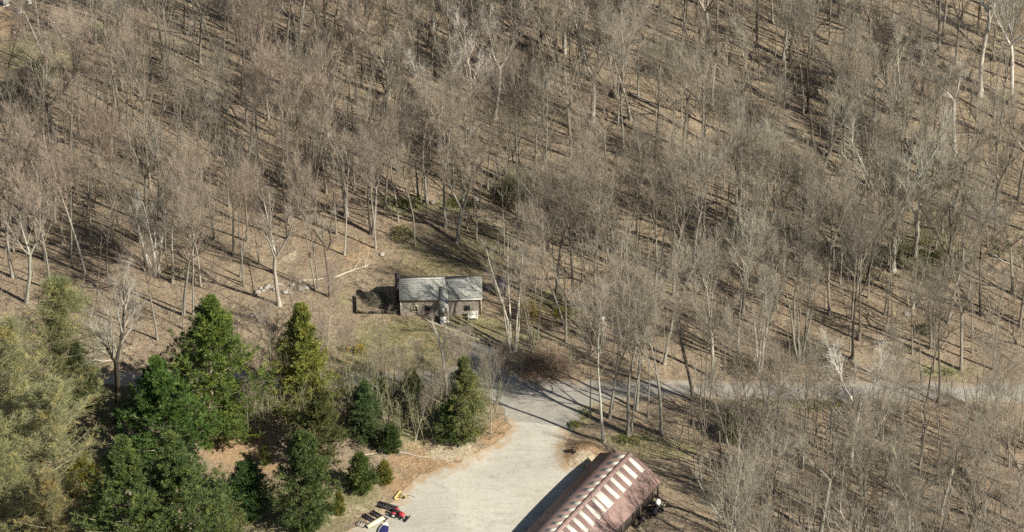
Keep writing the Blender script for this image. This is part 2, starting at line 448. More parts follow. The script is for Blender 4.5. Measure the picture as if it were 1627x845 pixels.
# ================================================================ THE SETTING
# ---- ground: one sheet, fine near the photo's area and wide beyond
def axis(a, b, step, far):
    c = np.arange(a, b + step / 2, step); k = []; s = step; x = b
    while x < far: s *= 1.35; x += s; k.append(x - b)
    k = np.array(k); return np.concatenate([(a - k)[::-1], c, b + k])
gx = axis(-80, 80, .5, 1800); gy = axis(-75, 85, .5, 1800)
X, Y = np.meshgrid(gx, gy)
Z = hgt(X, Y)
nx, ny = len(gx), len(gy)
idx = np.arange(nx * ny).reshape(ny, nx)
g = MB().add(np.stack([X, Y, Z], -1), np.stack([idx[:-1, :-1], idx[:-1, 1:], idx[1:, 1:], idx[1:, :-1]], -1).reshape(-1, 4))
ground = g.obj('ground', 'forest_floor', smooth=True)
tag(ground, 'leaf covered forest floor and rough grass around the road', None, None, 'structure')
BLOBS = [  # photo x, y, half width, half height, kind, strength
 (660, 535, 110, 32, 'grass', .95), (740, 520, 90, 30, 'grass', .75), (600, 570, 90, 30, 'grass', .8), (700, 425, 110, 26, 'grass', .6), (700, 580, 80, 20, 'grass', .6),
 (560, 480, 60, 25, 'grass', .5), (60, 90, 90, 60, 'grass', .7), (160, 60, 60, 40, 'grass', .55), (690, 395, 90, 25, 'grass', .55),
 (470, 810, 110, 50, 'grass', .85), (560, 780, 50, 40, 'grass', .75), (640, 700, 60, 30, 'grass', .7), (380, 640, 120, 50, 'grass', .5), (100, 800, 200, 90, 'grass', .5),
 (640, 325, 45, 14, 'grass', 1.), (725, 325, 35, 12, 'grass', 1.), (1000, 700, 45, 14, 'grass', 1.), (1060, 715, 60, 18, 'grass', .75), (930, 660, 14, 14, 'grass', 1.),
 (870, 480, 60, 30, 'grass', .65), (900, 490, 30, 12, 'grass', .9), (1250, 640, 70, 18, 'grass', .8), (1010, 760, 90, 60, 'grass', .35), (720, 660, 60, 30, 'grass', .9),
 (1500, 590, 50, 14, 'grass', .8), (1160, 660, 40, 25, 'grass', .65), (830, 540, 60, 25, 'grass', .6), (1420, 195, 60, 30, 'grass', .4),
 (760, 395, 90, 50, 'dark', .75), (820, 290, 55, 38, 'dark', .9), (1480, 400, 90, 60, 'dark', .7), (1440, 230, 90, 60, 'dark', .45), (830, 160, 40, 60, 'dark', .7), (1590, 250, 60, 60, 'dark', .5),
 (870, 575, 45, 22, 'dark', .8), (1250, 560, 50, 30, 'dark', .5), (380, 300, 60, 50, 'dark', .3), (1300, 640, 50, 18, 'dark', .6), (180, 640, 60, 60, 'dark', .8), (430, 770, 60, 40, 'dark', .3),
 (375, 710, 50, 28, 'dirt', 1.), (400, 745, 60, 14, 'dirt', .8), (700, 735, 90, 26, 'dirt', .95), (790, 690, 35, 24, 'dirt', .95), (640, 770, 30, 25, 'dirt', .8), (920, 720, 40, 26, 'dirt', .95),
 (835, 598, 20, 10, 'dirt', .8), (1180, 740, 80, 40, 'dirt', .35), (20, 40, 40, 20, 'dirt', .6), (560, 400, 70, 40, 'dirt', .45), (950, 580, 60, 20, 'dirt', .4), (1200, 540, 50, 40, 'dirt', .45), (10, 30, 50, 30, 'dirt', .5),
 (715, 718, 45, 12, 'sand', .9), (930, 735, 26, 16, 'sand', .75), (560, 815, 60, 12, 'sand', .5), (480, 410, 90, 30, 'sand', .38), (200, 550, 80, 20, 'sand', .4), (590, 435, 50, 15, 'sand', .4), (1190, 520, 30, 20, 'sand', .3)]
att = {k: np.zeros(nx * ny) for k in ('grass', 'dark', 'dirt', 'sand')}
XF, YF = X.ravel(), Y.ravel()
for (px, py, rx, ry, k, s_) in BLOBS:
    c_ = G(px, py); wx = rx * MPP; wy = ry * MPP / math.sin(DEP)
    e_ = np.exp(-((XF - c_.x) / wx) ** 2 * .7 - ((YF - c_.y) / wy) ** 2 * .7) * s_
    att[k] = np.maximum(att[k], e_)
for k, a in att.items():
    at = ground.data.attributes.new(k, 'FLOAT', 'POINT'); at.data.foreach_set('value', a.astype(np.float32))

# ---- sheets of gravel laid on it
def poly_world(pts, step=.45, amp=.3, seed=0):
    rng = np.random.RandomState(seed)
    w = [G(*p) for p in pts]; out = []
    ph = rng.uniform(0, 6.28, 6)
    s = 0
    for i in range(len(w)):
        a, b_ = w[i], w[(i + 1) % len(w)]; n = max(1, int((b_ - a).length / step))
        for k in range(n):
            p = a + (b_ - a) * k / n; s += step
            d = (b_ - a).normalized(); nn = Vector((-d.y, d.x, 0))
            o = amp * (math.sin(s * .9 + ph[0]) * .4 + math.sin(s * 2.1 + ph[1]) * .3 + math.sin(s * 4.7 + ph[2]) * .25 + rng.normal() * .15)
            out.append((p.x + nn.x * o, p.y + nn.y * o))
    return out
def inside(P, poly):
    x, y = P[:, 0], P[:, 1]; c = np.zeros(len(P), bool)
    q = np.array(poly); j = len(q) - 1
    for i in range(len(q)):
        k = ((q[i, 1] > y) != (q[j, 1] > y)) & (x < (q[j, 0] - q[i, 0]) * (y - q[i, 1]) / (q[j, 1] - q[i, 1] + 1e-12) + q[i, 0])
        c ^= k; j = i
    return c
def sheet_mesh(name, pts, mat, dz, edge_w, open_at=None, seed=0, amp=.3):
    poly = poly_world(pts, seed=seed, amp=amp); q = np.array(poly)
    xs = np.arange(q[:, 0].min(), q[:, 0].max(), .5); ys = np.arange(q[:, 1].min(), q[:, 1].max(), .5)
    gxx, gyy = np.meshgrid(xs, ys); P = np.stack([gxx.ravel(), gyy.ravel()], 1)
    P = P[inside(P, poly)]
    d = np.min(np.hypot(P[:, None, 0] - q[None, :, 0], P[:, None, 1] - q[None, :, 1]), 1)
    P = P[d > .22]; d = d[d > .22]
    vs = [Vector(p) for p in poly] + [Vector(p) for p in P]
    n = len(poly)
    ov, oe, of, a_, b_, c_ = delaunay_2d_cdt(vs, [(i, (i + 1) % n) for i in range(n)], [], 1, 1e-5)
    V = np.array([(v.x, v.y) for v in ov])
    z = hgt(V[:, 0], V[:, 1]) + dz
    dd = np.min(np.hypot(V[:, None, 0] - q[None, :, 0], V[:, None, 1] - q[None, :, 1]), 1)
    mb = MB().add(np.column_stack([V, z]), np.array([f for f in of if len(f) == 3]))
    o = mb.obj(name, mat, smooth=True)
    e = np.clip(1 - dd / edge_w, 0, 1)
    if open_at is not None:
        for (px, py, rr) in open_at:
            w = G(px, py); e *= np.clip((np.hypot(V[:, 0] - w.x, V[:, 1] - w.y) - rr * .5) / (rr * .5), 0, 1)
    if len(o.data.vertices) == len(e):
        o.data.attributes.new('edge', 'FLOAT', 'POINT').data.foreach_set('value', e.astype(np.float32))
    o['kind'] = 'structure'
    return o, poly
ROADP = [(-120, 600), (60, 596), (170, 592), (260, 594), (360, 588), (460, 596), (560, 592), (640, 588), (705, 590), (742, 560), (738, 545), (760, 540), (792, 556), (800, 585), (830, 601), (900, 603), (1000, 604), (1100, 604),
         (1250, 606), (1400, 606), (1530, 608), (1627, 606), (1760, 600), (1760, 634), (1627, 640), (1530, 640), (1400, 637), (1250, 636), (1100, 633), (1000, 634), (945, 646), (918, 668), (905, 690), (806, 672), (800, 650),
         (770, 628), (700, 616), (640, 612), (560, 616), (460, 620), (360, 612), (260, 616), (170, 612), (60, 618), (-120, 622)]
YARDP = [(806, 664), (820, 668), (868, 676), (908, 682), (900, 706), (892, 726), (905, 742), (928, 744), (934, 752), (960, 770), (985, 800), (985, 1000), (380, 1000), (470, 900), (545, 850), (585, 825), (625, 796), (642, 776), (668, 756),
         (705, 744), (742, 728), (775, 712), (800, 692), (812, 678)]
road, road_poly = sheet_mesh('road', ROADP, 'road_gravel', .035, 1.6, [(850, 676, 8)], seed=1)
tag(road, 'narrow grey gravel road crossing the wood')
yard, yard_poly = sheet_mesh('gravel_yard', YARDP, 'yard_gravel', .055, 2.6, [(855, 672, 3), (960, 790, 7)], seed=2)
tag(yard, 'pale open gravel yard in front of the red roofed shed')

# ================================================================ CABIN
rail = {}
def cabin():
    fl = G(637, 501); fr = G(764, 499)
    w = (fr - fl).length; ang = math.atan2(fr.y - fl.y, fr.x - fl.x)
    z0 = min(fl.z, fr.z) - .05
    e = empty('cabin', ((fl.x + fr.x) / 2, (fl.y + fr.y) / 2, z0), ang)
    tag(e, 'small brown wooden cabin with grey shingle roof beside the driveway', 'cabin')
    # two blocks: left (taller) and right (lower)
    xl, xm, xr = -w / 2, w * .05, w / 2
    dpt = 3.8
    def block(x0, x1, eave, rise, ov_l, ov_r, y0=0.0, nm='wall'):
        b_ = MB(); y1 = y0 + dpt; ym = (y0 + y1) / 2
        V = [(x0, y0, -.3), (x1, y0, -.3), (x1, y1, -.3), (x0, y1, -.3), (x0, y0, eave), (x1, y0, eave), (x1, y1, eave), (x0, y1, eave), (x0, ym, eave + rise), (x1, ym, eave + rise)]
        b_.add(V, [(0, 1, 5, 4), (2, 3, 7, 6)]).add(V, [(1, 2, 6, 9, 5), (3, 0, 4, 8, 7)])
        wl = b_.obj('wall', 'wood_wall', e)
        # board lines
        r_ = MB(); th = .12; oy = .2
        k = rise / (dpt / 2)
        for sgn in (-1, 1):
            ye = (y0 - oy) if sgn < 0 else (y1 + oy); ze = eave - oy * k
            a = [(x0 - ov_l, ye, ze), (x1 + ov_r, ye, ze), (x1 + ov_r, ym, eave + rise), (x0 - ov_l, ym, eave + rise)]
            n = np.array((0, sgn * k, 1.)); n /= np.linalg.norm(n)
            A = np.array(a); V = np.concatenate([A + n * .02, A + n * (.02 + th)])
            r_.add(V, [(0, 1, 2, 3), (7, 6, 5, 4), (0, 4, 5, 1), (1, 5, 6, 2), (2, 6, 7, 3), (3, 7, 4, 0)])
        return wl, r_, ym, k
    wl, r1, ym, k1 = block(xl, xm, 3.05, 1.45, .18, .1)
    roof = r1.obj('roof', 'shingle', e)
    w2, r2, ym2, k2 = block(xm + .003, xr, 3.05, 1.1, 0, .22, y0=-.12)
    roof2 = r2.obj('roof', 'shingle', e)
    # small flue on the right roof
    MB().tube([(xr - 1.6, ym2, 3.9), (xr - 1.6, ym2, 4.7)], .09, 8).obj('flue', 'grey_paint', roof2)
    # ridge caps
    MB().box(((xl + xm) / 2 - .05, ym, 4.655), (xm - xl + .28, .22, .06)).obj('ridge_cap', 'grey_paint', roof)
    # chimney on the left gable
    c_ = MB(); c_.box((xl - .36, ym - .4, 2.55), (.5, 1.0, 5.7)).box((xl - .36, ym - .4, 5.47), (.6, 1.12, .14))
    c_.box((xl - .36, ym - .4, 5.65), (.3, .5, .25)).obj('chimney', 'brick', e)
    # corner boards and gutter
    MB().box((xl - .02, -.02, 1.35), (.14, .14, 3.0)).obj('corner_board', 'grey_paint', e)
    MB().box((xr + .03, -.15, 1.35), (.17, .17, 2.95)).obj('corner_board', 'pale_wood', e)
    MB().box(((xm + xr) / 2 + .3, -.37, 2.93), (xr - xm - .4, .07, .16)).obj('fascia', 'white_paint', e)
    MB().box(((xl + xm) / 2 - .4, -.25, 2.86), (xm - xl - .9, .06, .12)).obj('fascia', 'old_wood', e)
    # white framed window
    wx = xl + 1.75
    f = MB(); f.box((wx, -.05, 1.78), (.86, .08, .12)).box((wx, -.05, .92), (.86, .10, .12)).box((wx - .38, -.05, 1.35), (.1, .08, .75)).box((wx + .38, -.05, 1.35), (.1, .08, .75)).box((wx, -.045, 1.35), (.06, .06, .75)).box((wx, -.045, 1.35), (.7, .05, .06))
    win = f.obj('window', 'cream_board', e); MB().box((wx, -.02, 1.35), (.74, .03, .78)).obj('pane', 'glass_dark', win)
    # darker second window and right window
    for x, yy in ((xl + 3.4, 0), (xr - 1.7, -.15)):
        f = MB(); f.box((x, yy - .04, 1.75), (.7, .06, .08)).box((x, yy - .04, .95), (.7, .06, .08)).box((x - .33, yy - .04, 1.35), (.07, .06, .75)).box((x + .33, yy - .04, 1.35), (.07, .06, .75))
        win = f.obj('window', 'old_wood', e); MB().box((x, yy - .02, 1.35), (.62, .03, .76)).obj('pane', 'glass_dark', win)
    # entrance porch: a shed roof carried forward, post, pale door
    px0, px1 = xm - .75, xm + .45
    p = MB(); A = np.array([(px0, -1.3, 2.35), (px1, -1.3, 2.35), (px1 - .15, .9, 4.0), (px0 + .15, .9, 4.0)]); V = np.concatenate([A + (0, 0, .03), A + (0, 0, .12)])
    p.add(V, [(0, 3, 2, 1), (4, 5, 6, 7), (0, 1, 5, 4), (1, 2, 6, 5), (2, 3, 7, 6), (3, 0, 4, 7)])
    por = p.obj('porch_roof', 'shingle', e)
    MB().box((px1 - .1, -1.2, 1.12), (.14, .14, 2.45)).obj('porch_post', 'white_paint', e)
    MB().box((px0 + .12, -1.2, 1.12), (.12, .12, 2.45)).obj('porch_post', 'old_wood', e)
    MB().box((px0 + .6, -.9, .05), (1.3, 1.5, .2)).obj('porch_floor', 'pale_wood', e)
    d_ = MB().box((px0 + .55, -.05, 1.12), (.85, .07, 1.95)).obj('door', 'white_paint', e)
    MB().box((px0 + .85, -.1, 1.1), (.05, .05, .12)).obj('handle', 'dark_metal', d_)
    # pale panel leaning at the porch, lit by the sun
    s_ = MB().box((px0 + .5, -1.72, .55), (.8, .06, 1.15), rx=R(-28)); o = s_.obj('leaning_panel', 'white_paint'); o.matrix_world = Matrix.Translation(e.location) @ Matrix.Rotation(ang, 4, 'Z') 
    tag(o, 'white board leaning by the porch of the cabin', 'board')
    M = Matrix.Translation(e.location) @ Matrix.Rotation(ang, 4, 'Z')
    return e, M, (xl, xm, xr, dpt)
cab, CM, (cxl, cxm, cxr, cdp) = cabin()

def bench():
    p = CM @ Vector((cxr - 1.05, -1.0, 0)); z = float(hgt(p.x, p.y))
    e = empty('garden_bench', (p.x, p.y, z), R(4)); tag(e, 'white slatted bench at the right end of the cabin front', 'bench')
    s = MB()
    for i in range(4): s.box((0, -.24 + i * .15, .46), (1.3, .12, .04))
    s.obj('seat', 'white_paint', e)
    b_ = MB()
    for i in range(4): b_.box((0, .34 + i * .02, .58 + i * .13), (1.3, .03, .10))
    b_.obj('backrest', 'white_paint', e)
    for sx in (-.58, .58):
        for sy in (-.22, .3): MB().box((sx, sy, .21), (.07, .07, .46)).obj('leg', 'white_paint', e)
        MB().box((sx, .04, .66), (.07, .6, .05)).obj('armrest', 'white_paint', e)
bench()

def outhouse():
    p = G(794, 466)
    e = empty('shed', (p.x, p.y, p.z), R(-6)); tag(e, 'small dark tin roofed outhouse behind the pale tree clump', 'outhouse')
    w = MB(); V = [(-.75, -.6, -.2), (.75, -.6, -.2), (.75, .6, -.2), (-.75, .6, -.2), (-.75, -.6, 1.7), (.75, -.6, 1.7), (.75, .6, 2.0), (-.75, .6, 2.0)]
    w.add(V, [(0, 1, 5, 4), (1, 2, 6, 5), (2, 3, 7, 6), (3, 0, 4, 7)]).obj('wall', 'dark_metal', e)
    MB().box((0, 0, 1.93), (1.75, 1.55, .07), rx=R(14)).obj('roof', 'dark_metal', e)
    d = MB().box((-.1, -.63, .75), (.6, .05, 1.45)).obj('door', 'old_wood', e)
    MB().box((.12, -.67, .8), (.05, .04, .12)).obj('handle', 'grey_paint', d)
outhouse()

def pen():
    """low dark board fence round the plot on the cabin's left"""
    a, b_, c_ = G(566, 472), G(567, 498), G(630, 499)
    e = empty('fence', tuple(b_)); tag(e, 'low dark board fence round the shaded plot left of the cabin', 'fence')
    for p, q, h in ((a, b_, .55), (b_, c_, .45)):
        n = 3; d = (q - p); L = d.length; az = math.atan2(d.y, d.x)
        s = MB()
        for i in range(n):
            m_ = p + d * ((i + .5) / n); m_.z = float(hgt(m_.x, m_.y))
            s.box(tuple(m_ - b_ + Vector((0, 0, h / 2))), (L / n - .02, .05, h), rz=az)
        s.obj('board_panel', 'old_wood', e)
        for i in range(n + (p is a)):
            m_ = p + d * (i / n); m_.z = float(hgt(m_.x, m_.y))
            if i: MB().box(tuple(m_ - b_ + Vector((0, -.06, h / 2))), (.1, .1, h + .3), rz=az).obj('post', 'old_wood', e)
pen()

# ================================================================ RED ROOFED SHED
def barn():
    lx, ly = -.548, -.836; wx_, wy_ = .836, -.548
    EH, RISE, HW, LEN = 2.85, 2.45, 4.5, 26.0
    # far right eave corner is at photo (1051,765)
    c = G(1051, 765, 0); z0 = G(1040, 800).z
    d = FW + np.array((1, 0, 0)) * (1051 - 813.5) * K - UP * (765 - 422.5) * K
    t_ = (z0 + EH - CAMP[2]) / d[2]; c = CAMP + d * t_
    ox, oy = c[0] - wx_ * HW, c[1] - wy_ * HW
    ang = math.atan2(wy_, wx_)       # local +x = towards the right eave, local -y = along the ridge towards the camera
    e = empty('barn', (ox, oy, z0), ang); tag(e, 'long shed with red-brown sheet roof and pale skylight strips', 'shed')
    k = RISE / HW; sl = math.hypot(RISE, HW); pa = math.atan2(RISE, HW)
    for sgn in (1, -1):
        r_ = MB(); n = 26
        A = np.array([(0, 0, EH + RISE), (sgn * HW, 0, EH), (sgn * HW, -LEN, EH), (0, -LEN, EH + RISE)])
        nn = np.array((sgn * k, 0, 1.)); nn /= np.linalg.norm(nn)
        V = np.concatenate([A, A + nn * .07])
        f = [(0, 1, 2, 3), (7, 6, 5, 4), (0, 4, 5, 1), (1, 5, 6, 2), (2, 6, 7, 3), (3, 7, 4, 0)]
        r_.add(V, f)
        roof = r_.obj('roof', 'roof_sheet', e)
        # pale sheets let into the slope
        ys = [.5 + i * 1.40 for i in range(17)]
        for i, y in enumerate(ys):
            wd = .62
            if sgn > 0 and i == 5: wd = 1.15
            a, b_ = (.04, .52) if sgn > 0 else (.05, .43)
            if sgn > 0 and i == 1: b_ = .5
            p0, p1 = a * HW, b_ * HW
            A = np.array([(sgn * p0, -y, EH + RISE - p0 * k), (sgn * p1, -y, EH + RISE - p1 * k), (sgn * p1, -y - wd, EH + RISE - p1 * k), (sgn * p0, -y - wd, EH + RISE - p0 * k)]) + nn * .075
            V = np.concatenate([A, A + nn * .015])
            MB().add(V, f).obj('skylight', 'panel_sheet', roof)
        MB().box((sgn * (HW + .02), -LEN / 2, EH - .04), (.06, LEN, .16)).obj('fascia', 'old_wood' if sgn > 0 else 'dark_metal', e)
    rd = MB(); rd.box((.16, -LEN / 2, EH + RISE + .035), (.36, LEN + .1, .05), ry=pa).box((-.16, -LEN / 2, EH + RISE + .035), (.36, LEN + .1, .05), ry=-pa)
    rd.obj('ridge_cap', 'roof_sheet', e)
    # barge boards, gable, walls and posts
    for y in (.04, -LEN - .04):
        for sgn in (1, -1):
            MB().box((sgn * HW / 2, y, EH + RISE / 2), (sl, .05, .2), ry=sgn * pa).obj('barge_board', 'roof_sheet', e)
        gx_ = HW - .5; V = [(-gx_, y * .0 + (-.35 if y > 0 else -LEN + .35), EH - .3), (gx_, (-.35 if y > 0 else -LEN + .35), EH - .3), (0, (-.35 if y > 0 else -LEN + .35), EH + RISE - .3)]
        V2 = [(a, b_ - .06, c_) for a, b_, c_ in V]
        MB().add(V + V2, [(0, 1, 2), (5, 4, 3)]).obj('gable', 'old_wood', e)
    MB().box((HW - .75, -LEN / 2, 1.25), (.12, LEN - 1.2, 2.9)).obj('wall', 'old_wood', e)
    MB().box((-HW + .5, -LEN / 2 - 1, 1.25), (.12, LEN - 3.2, 2.9)).obj('wall', 'old_wood', e)
    MB().box((-.5, -.5, 1.25), (2 * HW - 2.3, .12, 2.9)).obj('wall', 'old_wood', e)
    for i in range(7):
        MB().box((HW - .3, -.3 - i * 4.1, 1.3), (.2, .2, 3.0)).obj('post', 'old_wood', e)
    M = Matrix.Translation((ox, oy, z0)) @ Matrix.Rotation(ang, 4, 'Z')
    return M, HW
BM, BHW = barn()

def lump(mb, rng, c, r, mi=0, sq=(1, 1, .7), n=8):
    """an irregular stone: rings of jittered points"""
    rings = 5; V = [(0, 0, r * .92)]
    for i in range(1, rings):
        th = math.pi * i / rings
        for j in range(n):
            a = 6.283 * j / n + .3 * i; q = r * rng.uniform(.82, 1.15)
            V.append((math.sin(th) * math.cos(a) * q, math.sin(th) * math.sin(a) * q, math.cos(th) * q))
    V.append((0, 0, -r * .9)); V = np.array(V) * np.array(sq) + np.array(c)
    F4 = []; F3 = []
    for j in range(n): F3.append((0, 1 + j, 1 + (j + 1) % n))
    for i in range(rings - 2):
        for j in range(n):
            a = 1 + i * n + j; b_ = 1 + i * n + (j + 1) % n; F4.append((a, a + n, b_ + n, b_))
    last = len(V) - 1; o = 1 + (rings - 2) * n
    for j in range(n): F3.append((last, o + (j + 1) % n, o + j))
    n0 = mb.n; mb.add(V, F4, mi); mb.add(np.zeros((0, 3)), np.array(F3) - len(V), mi)

# clutter along the shed's right side
rng = np.random.RandomState(77)
def drum(p, label, mat, lying=False):
    e = empty('barrel', p, rng.uniform(0, 6))
    b_ = MB()
    if lying: b_.tube([(-.44, 0, .3), (-.43, 0, .3), (.43, 0, .3), (.44, 0, .3)], [.27, .3, .3, .27], 14)
    else: b_.tube([(0, 0, 0), (0, 0, .02), (0, 0, .3), (0, 0, .31), (0, 0, .6), (0, 0, .61), (0, 0, .88), (0, 0, .9)], [.28, .3, .3, .32, .32, .3, .3, .28], 14)
    b_.obj('body', mat, e)
    MB().tube(([(.45, 0, .3), (.47, 0, .3)] if lying else [(0, 0, .9), (0, 0, .92)]), .25, 12).obj('lid', mat, e)
    tag(e, label, 'barrel')
def tyre(p, label, r=.42, flat=True):
    e = empty('tyre', p, rng.uniform(0, 6)); b_ = MB(); n = 18; m_ = 8; V = []; 
    for i in range(n):
        a = 6.283 * i / n
        for j in range(m_):
            q = 6.283 * j / m_; V.append(((r - .11 + .11 * math.cos(q)) * math.cos(a), (r - .11 + .11 * math.cos(q)) * math.sin(a), .11 + .11 * math.sin(q)))
    F = [(i * m_ + j, ((i + 1) % n) * m_ + j, ((i + 1) % n) * m_ + (j + 1) % m_, i * m_ + (j + 1) % m_) for i in range(n) for j in range(m_)]
    b_.add(V, F).obj('rubber_ring', 'rubber', e); tag(e, label, 'tyre')
def at_barn(x, y, dz=0.0):
    p = BM @ Vector((x, y, 0)); return (p.x, p.y, float(hgt(p.x, p.y)) + dz)
drum(at_barn(BHW + .35, -1.3), 'white barrel under the far corner post of the shed', 'white_paint')
drum(at_barn(BHW + .9, -2.9), 'dark upright drum in the junk beside the shed', 'dark_metal')
drum(at_barn(BHW + .1, -4.3), 'black drum lying against the shed side', 'dark_metal', True)
tyre(at_barn(BHW + 1.2, -2.0, .02), 'black tyre lying outermost in the junk beside the shed')
tyre(at_barn(BHW + .5, -3.6, .02), 'black tyre lying close under the shed eave')
def crate(p, rz, label, mat='dark_metal', s=(.9, .6, .5)):
    e = empty('crate', p, rz); a = MB(); X_, Y_, Z_ = s
    for i in range(3):
        z = Z_ * (.17 + .33 * i)
        a.box((0, -Y_ / 2, z), (X_, .03, Z_ * .26)).box((0, Y_ / 2, z), (X_, .03, Z_ * .26)).box((-X_ / 2, 0, z), (.03, Y_ - .04, Z_ * .26)).box((X_ / 2, 0, z), (.03, Y_ - .04, Z_ * .26))
    a.obj('side_boards', mat, e); MB().box((0, 0, .03), (X_ - .05, Y_ - .05, .04)).obj('base', mat, e); tag(e, label, 'crate')
crate(at_barn(BHW + .2, -2.2), .4, 'dark slatted crate between the drums beside the shed')
crate(at_barn(BHW + .15, -5.4), 1.1, 'brown slatted crate nearest the wall of the shed', 'old_wood')
crate(at_barn(BHW + 1.0, -1.0), .9, 'pale small crate outside the far corner of the shed', 'pale_wood', (.5, .4, .35))

# ================================================================ MACHINES AT THE YARD EDGE
def wheel(parent, c, r, w, rim='grey_paint'):
    t_ = MB(); y0, y1 = c[1] - w / 2, c[1] + w / 2
    t_.tube([(c[0], y0, c[2]), (c[0], y0 + .03, c[2]), (c[0], y1 - .03, c[2]), (c[0], y1, c[2])], [r * .85, r, r, r * .85], 16)
    o = t_.obj('wheel', 'rubber', parent)
    MB().tube([(c[0], y0 - .02, c[2]), (c[0], y1 + .02, c[2])], r * .5, 12).obj('rim', rim, o)
def tractor():
    p = G(634, 822); e = empty('tractor', tuple(p), R(-30)); tag(e, 'small red garden tractor at the gravel yard edge', 'tractor')
    b_ = MB(); b_.box((-.1, 0, .45), (1.5, .5, .22)); b_.obj('chassis', 'dark_metal', e)
    h = MB(); V = []
    for x, hw, z in ((.05, .30, .98), (.55, .28, .95), (.82, .22, .85)):
        V += [(x, -hw, .55), (x, -hw, z - .1), (x, -hw * .7, z), (x, hw * .7, z), (x, hw, z - .1), (x, hw, .55)]
    F = [(i * 6 + j, (i + 1) * 6 + j, (i + 1) * 6 + j + 1, i * 6 + j + 1) for i in range(2) for j in range(5)]
    h.add(V, F).add(np.zeros((0, 3)), [(-18, -17, -16, -15, -14, -13)]).add(np.zeros((0, 3)), [(-1, -2, -3, -4, -5, -6)])
    hd = h.obj('hood', 'red_paint', e)
    MB().box((.84, -.12, .72), (.03, .12, .1)).obj('headlight', 'white_paint', hd); MB().box((.84, .12, .72), (.03, .12, .1)).obj('headlight', 'white_paint', hd)
    MB().box((-.55, .42, .86), (.65, .28, .06)).box((-.86, .42, .72), (.06, .28, .32)).obj('fender', 'red_paint', e)
    MB().box((-.55, -.42, .86), (.65, .28, .06)).box((-.86, -.42, .72), (.06, .28, .32)).obj('fender', 'red_paint', e)
    MB().box((-.5, 0, .82), (.42, .42, .1)).box((-.72, 0, 1.02), (.08, .42, .38), ry=R(-10)).obj('seat', 'rubber', e)
    s = MB(); s.tube([(.05, 0, .9), (-.12, 0, 1.15)], .02, 6)
    P = [(-.12 + .03 * math.sin(a), .17 * math.cos(a), 1.15 + .17 * math.sin(a) * .6) for a in np.linspace(0, 6.283, 13)]; s.tube(P, .015, 5); s.obj('steering_wheel', 'rubber', e)
    for sy in (-.42, .42):
        wheel(e, (-.55, sy, .42), .42, .24, 'white_paint'); wheel(e, (.6, sy * .9, .26), .26, .18, 'white_paint')
    m_ = MB(); m_.box((1.2, 0, .3), (.08, 1.15, .5), ry=R(12)).box((.98, -.2, .3), (.5, .06, .08)).box((.98, .2, .3), (.5, .06, .08)); m_.obj('front_blade', 'rubber', e)
tractor()
def scraper():
    p = G(635, 789); e = empty('blade_implement', tuple(p), R(62)); tag(e, 'yellow scraper blade with hitch arm lying at the yard edge', 'farm implement')
    V = []
    for x in (-.75, .75):
        for a in np.linspace(-.2, 1.25, 6): V.append((x, .35 * math.sin(a) , .38 - .36 * math.cos(a) * 1.0 + .02))
    V = np.array(V); V2 = V + np.array((0, .05, .02)); b_ = MB()
    F = [(i, i + 1, 6 + i + 1, 6 + i) for i in range(5)]
    n = 12; b_.add(np.concatenate([V, V2]), F + [(n + 6 + i, n + 6 + i + 1, n + i + 1, n + i) for i in range(5)] + [(5, n + 5, n + 11, 11), (0, 6, n + 6, n)])
    b_.obj('blade', 'yellow_paint', e)
    a = MB(); a.box((0, -.45, .35), (.12, 1.0, .12)).box((-.25, -.3, .3), (.08, .8, .08), rz=.5).box((.25, -.3, .3), (.08, .8, .08), rz=-.5).box((0, -.9, .5), (.5, .08, .4)); a.obj('hitch_frame', 'yellow_paint', e)
    MB().tube([(0, -.95, .6), (.1, -1.5, .75), (.15, -2.0, .7)], .035, 6).obj('tow_bar', 'dark_metal', e)
scraper()
def ladder_frame(pa, pb, w, n, label, mat='dark_metal', hh=.22):
    a, b_ = G(*pa), G(*pb); d = b_ - a; L = d.length; az = math.atan2(d.y, d.x)
    e = empty('steel_frame', ((a.x + b_.x) / 2, (a.y + b_.y) / 2, (a.z + b_.z) / 2), az); tag(e, label, 'farm implement')
    for s in (-1, 1): MB().box((0, s * w / 2, hh), (L, .16, .2)).obj('rail', mat, e)
    c_ = MB()
    for i in range(n): c_.box((-L / 2 + .15 + (L - .3) * i / (n - 1), 0, hh - .02), (.09, w - .17, .1))
    c_.obj('cross_bars', mat, e)
    for s in (-1, 1):
        for x in (-L / 2 + .2, L / 2 - .2): MB().box((x, s * w / 2, .05), (.12, .14, .2)).obj('foot', mat, e)
ladder_frame((600, 802), (631, 811), .75, 9, 'black barred steel frame just above the red tractor')
ladder_frame((590, 815), (614, 828), .5, 7, 'black barred steel frame in the middle of the row')
ladder_frame((577, 820), (599, 832), .42, 6, 'black barred steel frame behind the cream plank')
def hoop():
    p = G(575, 834); e = empty('hoop_frame', (p.x, p.y, p.z), R(-25)); tag(e, 'dark oval hoop frame lying leftmost in the implement row', 'farm implement')
    P = [(.85 * math.cos(a), .5 * math.sin(a), .12 + .06 * math.cos(a)) for a in np.linspace(0, 6.283, 21)]
    MB().tube(P, .055, 6).obj('hoop', 'dark_metal', e)
    c_ = MB()
    for x in (-.45, -.15, .15, .45): c_.box((x, 0, .1), (.07, 2 * .5 * math.sqrt(1 - (x / .85) ** 2), .05))
    c_.obj('cross_bars', 'grey_paint', e)
hoop()
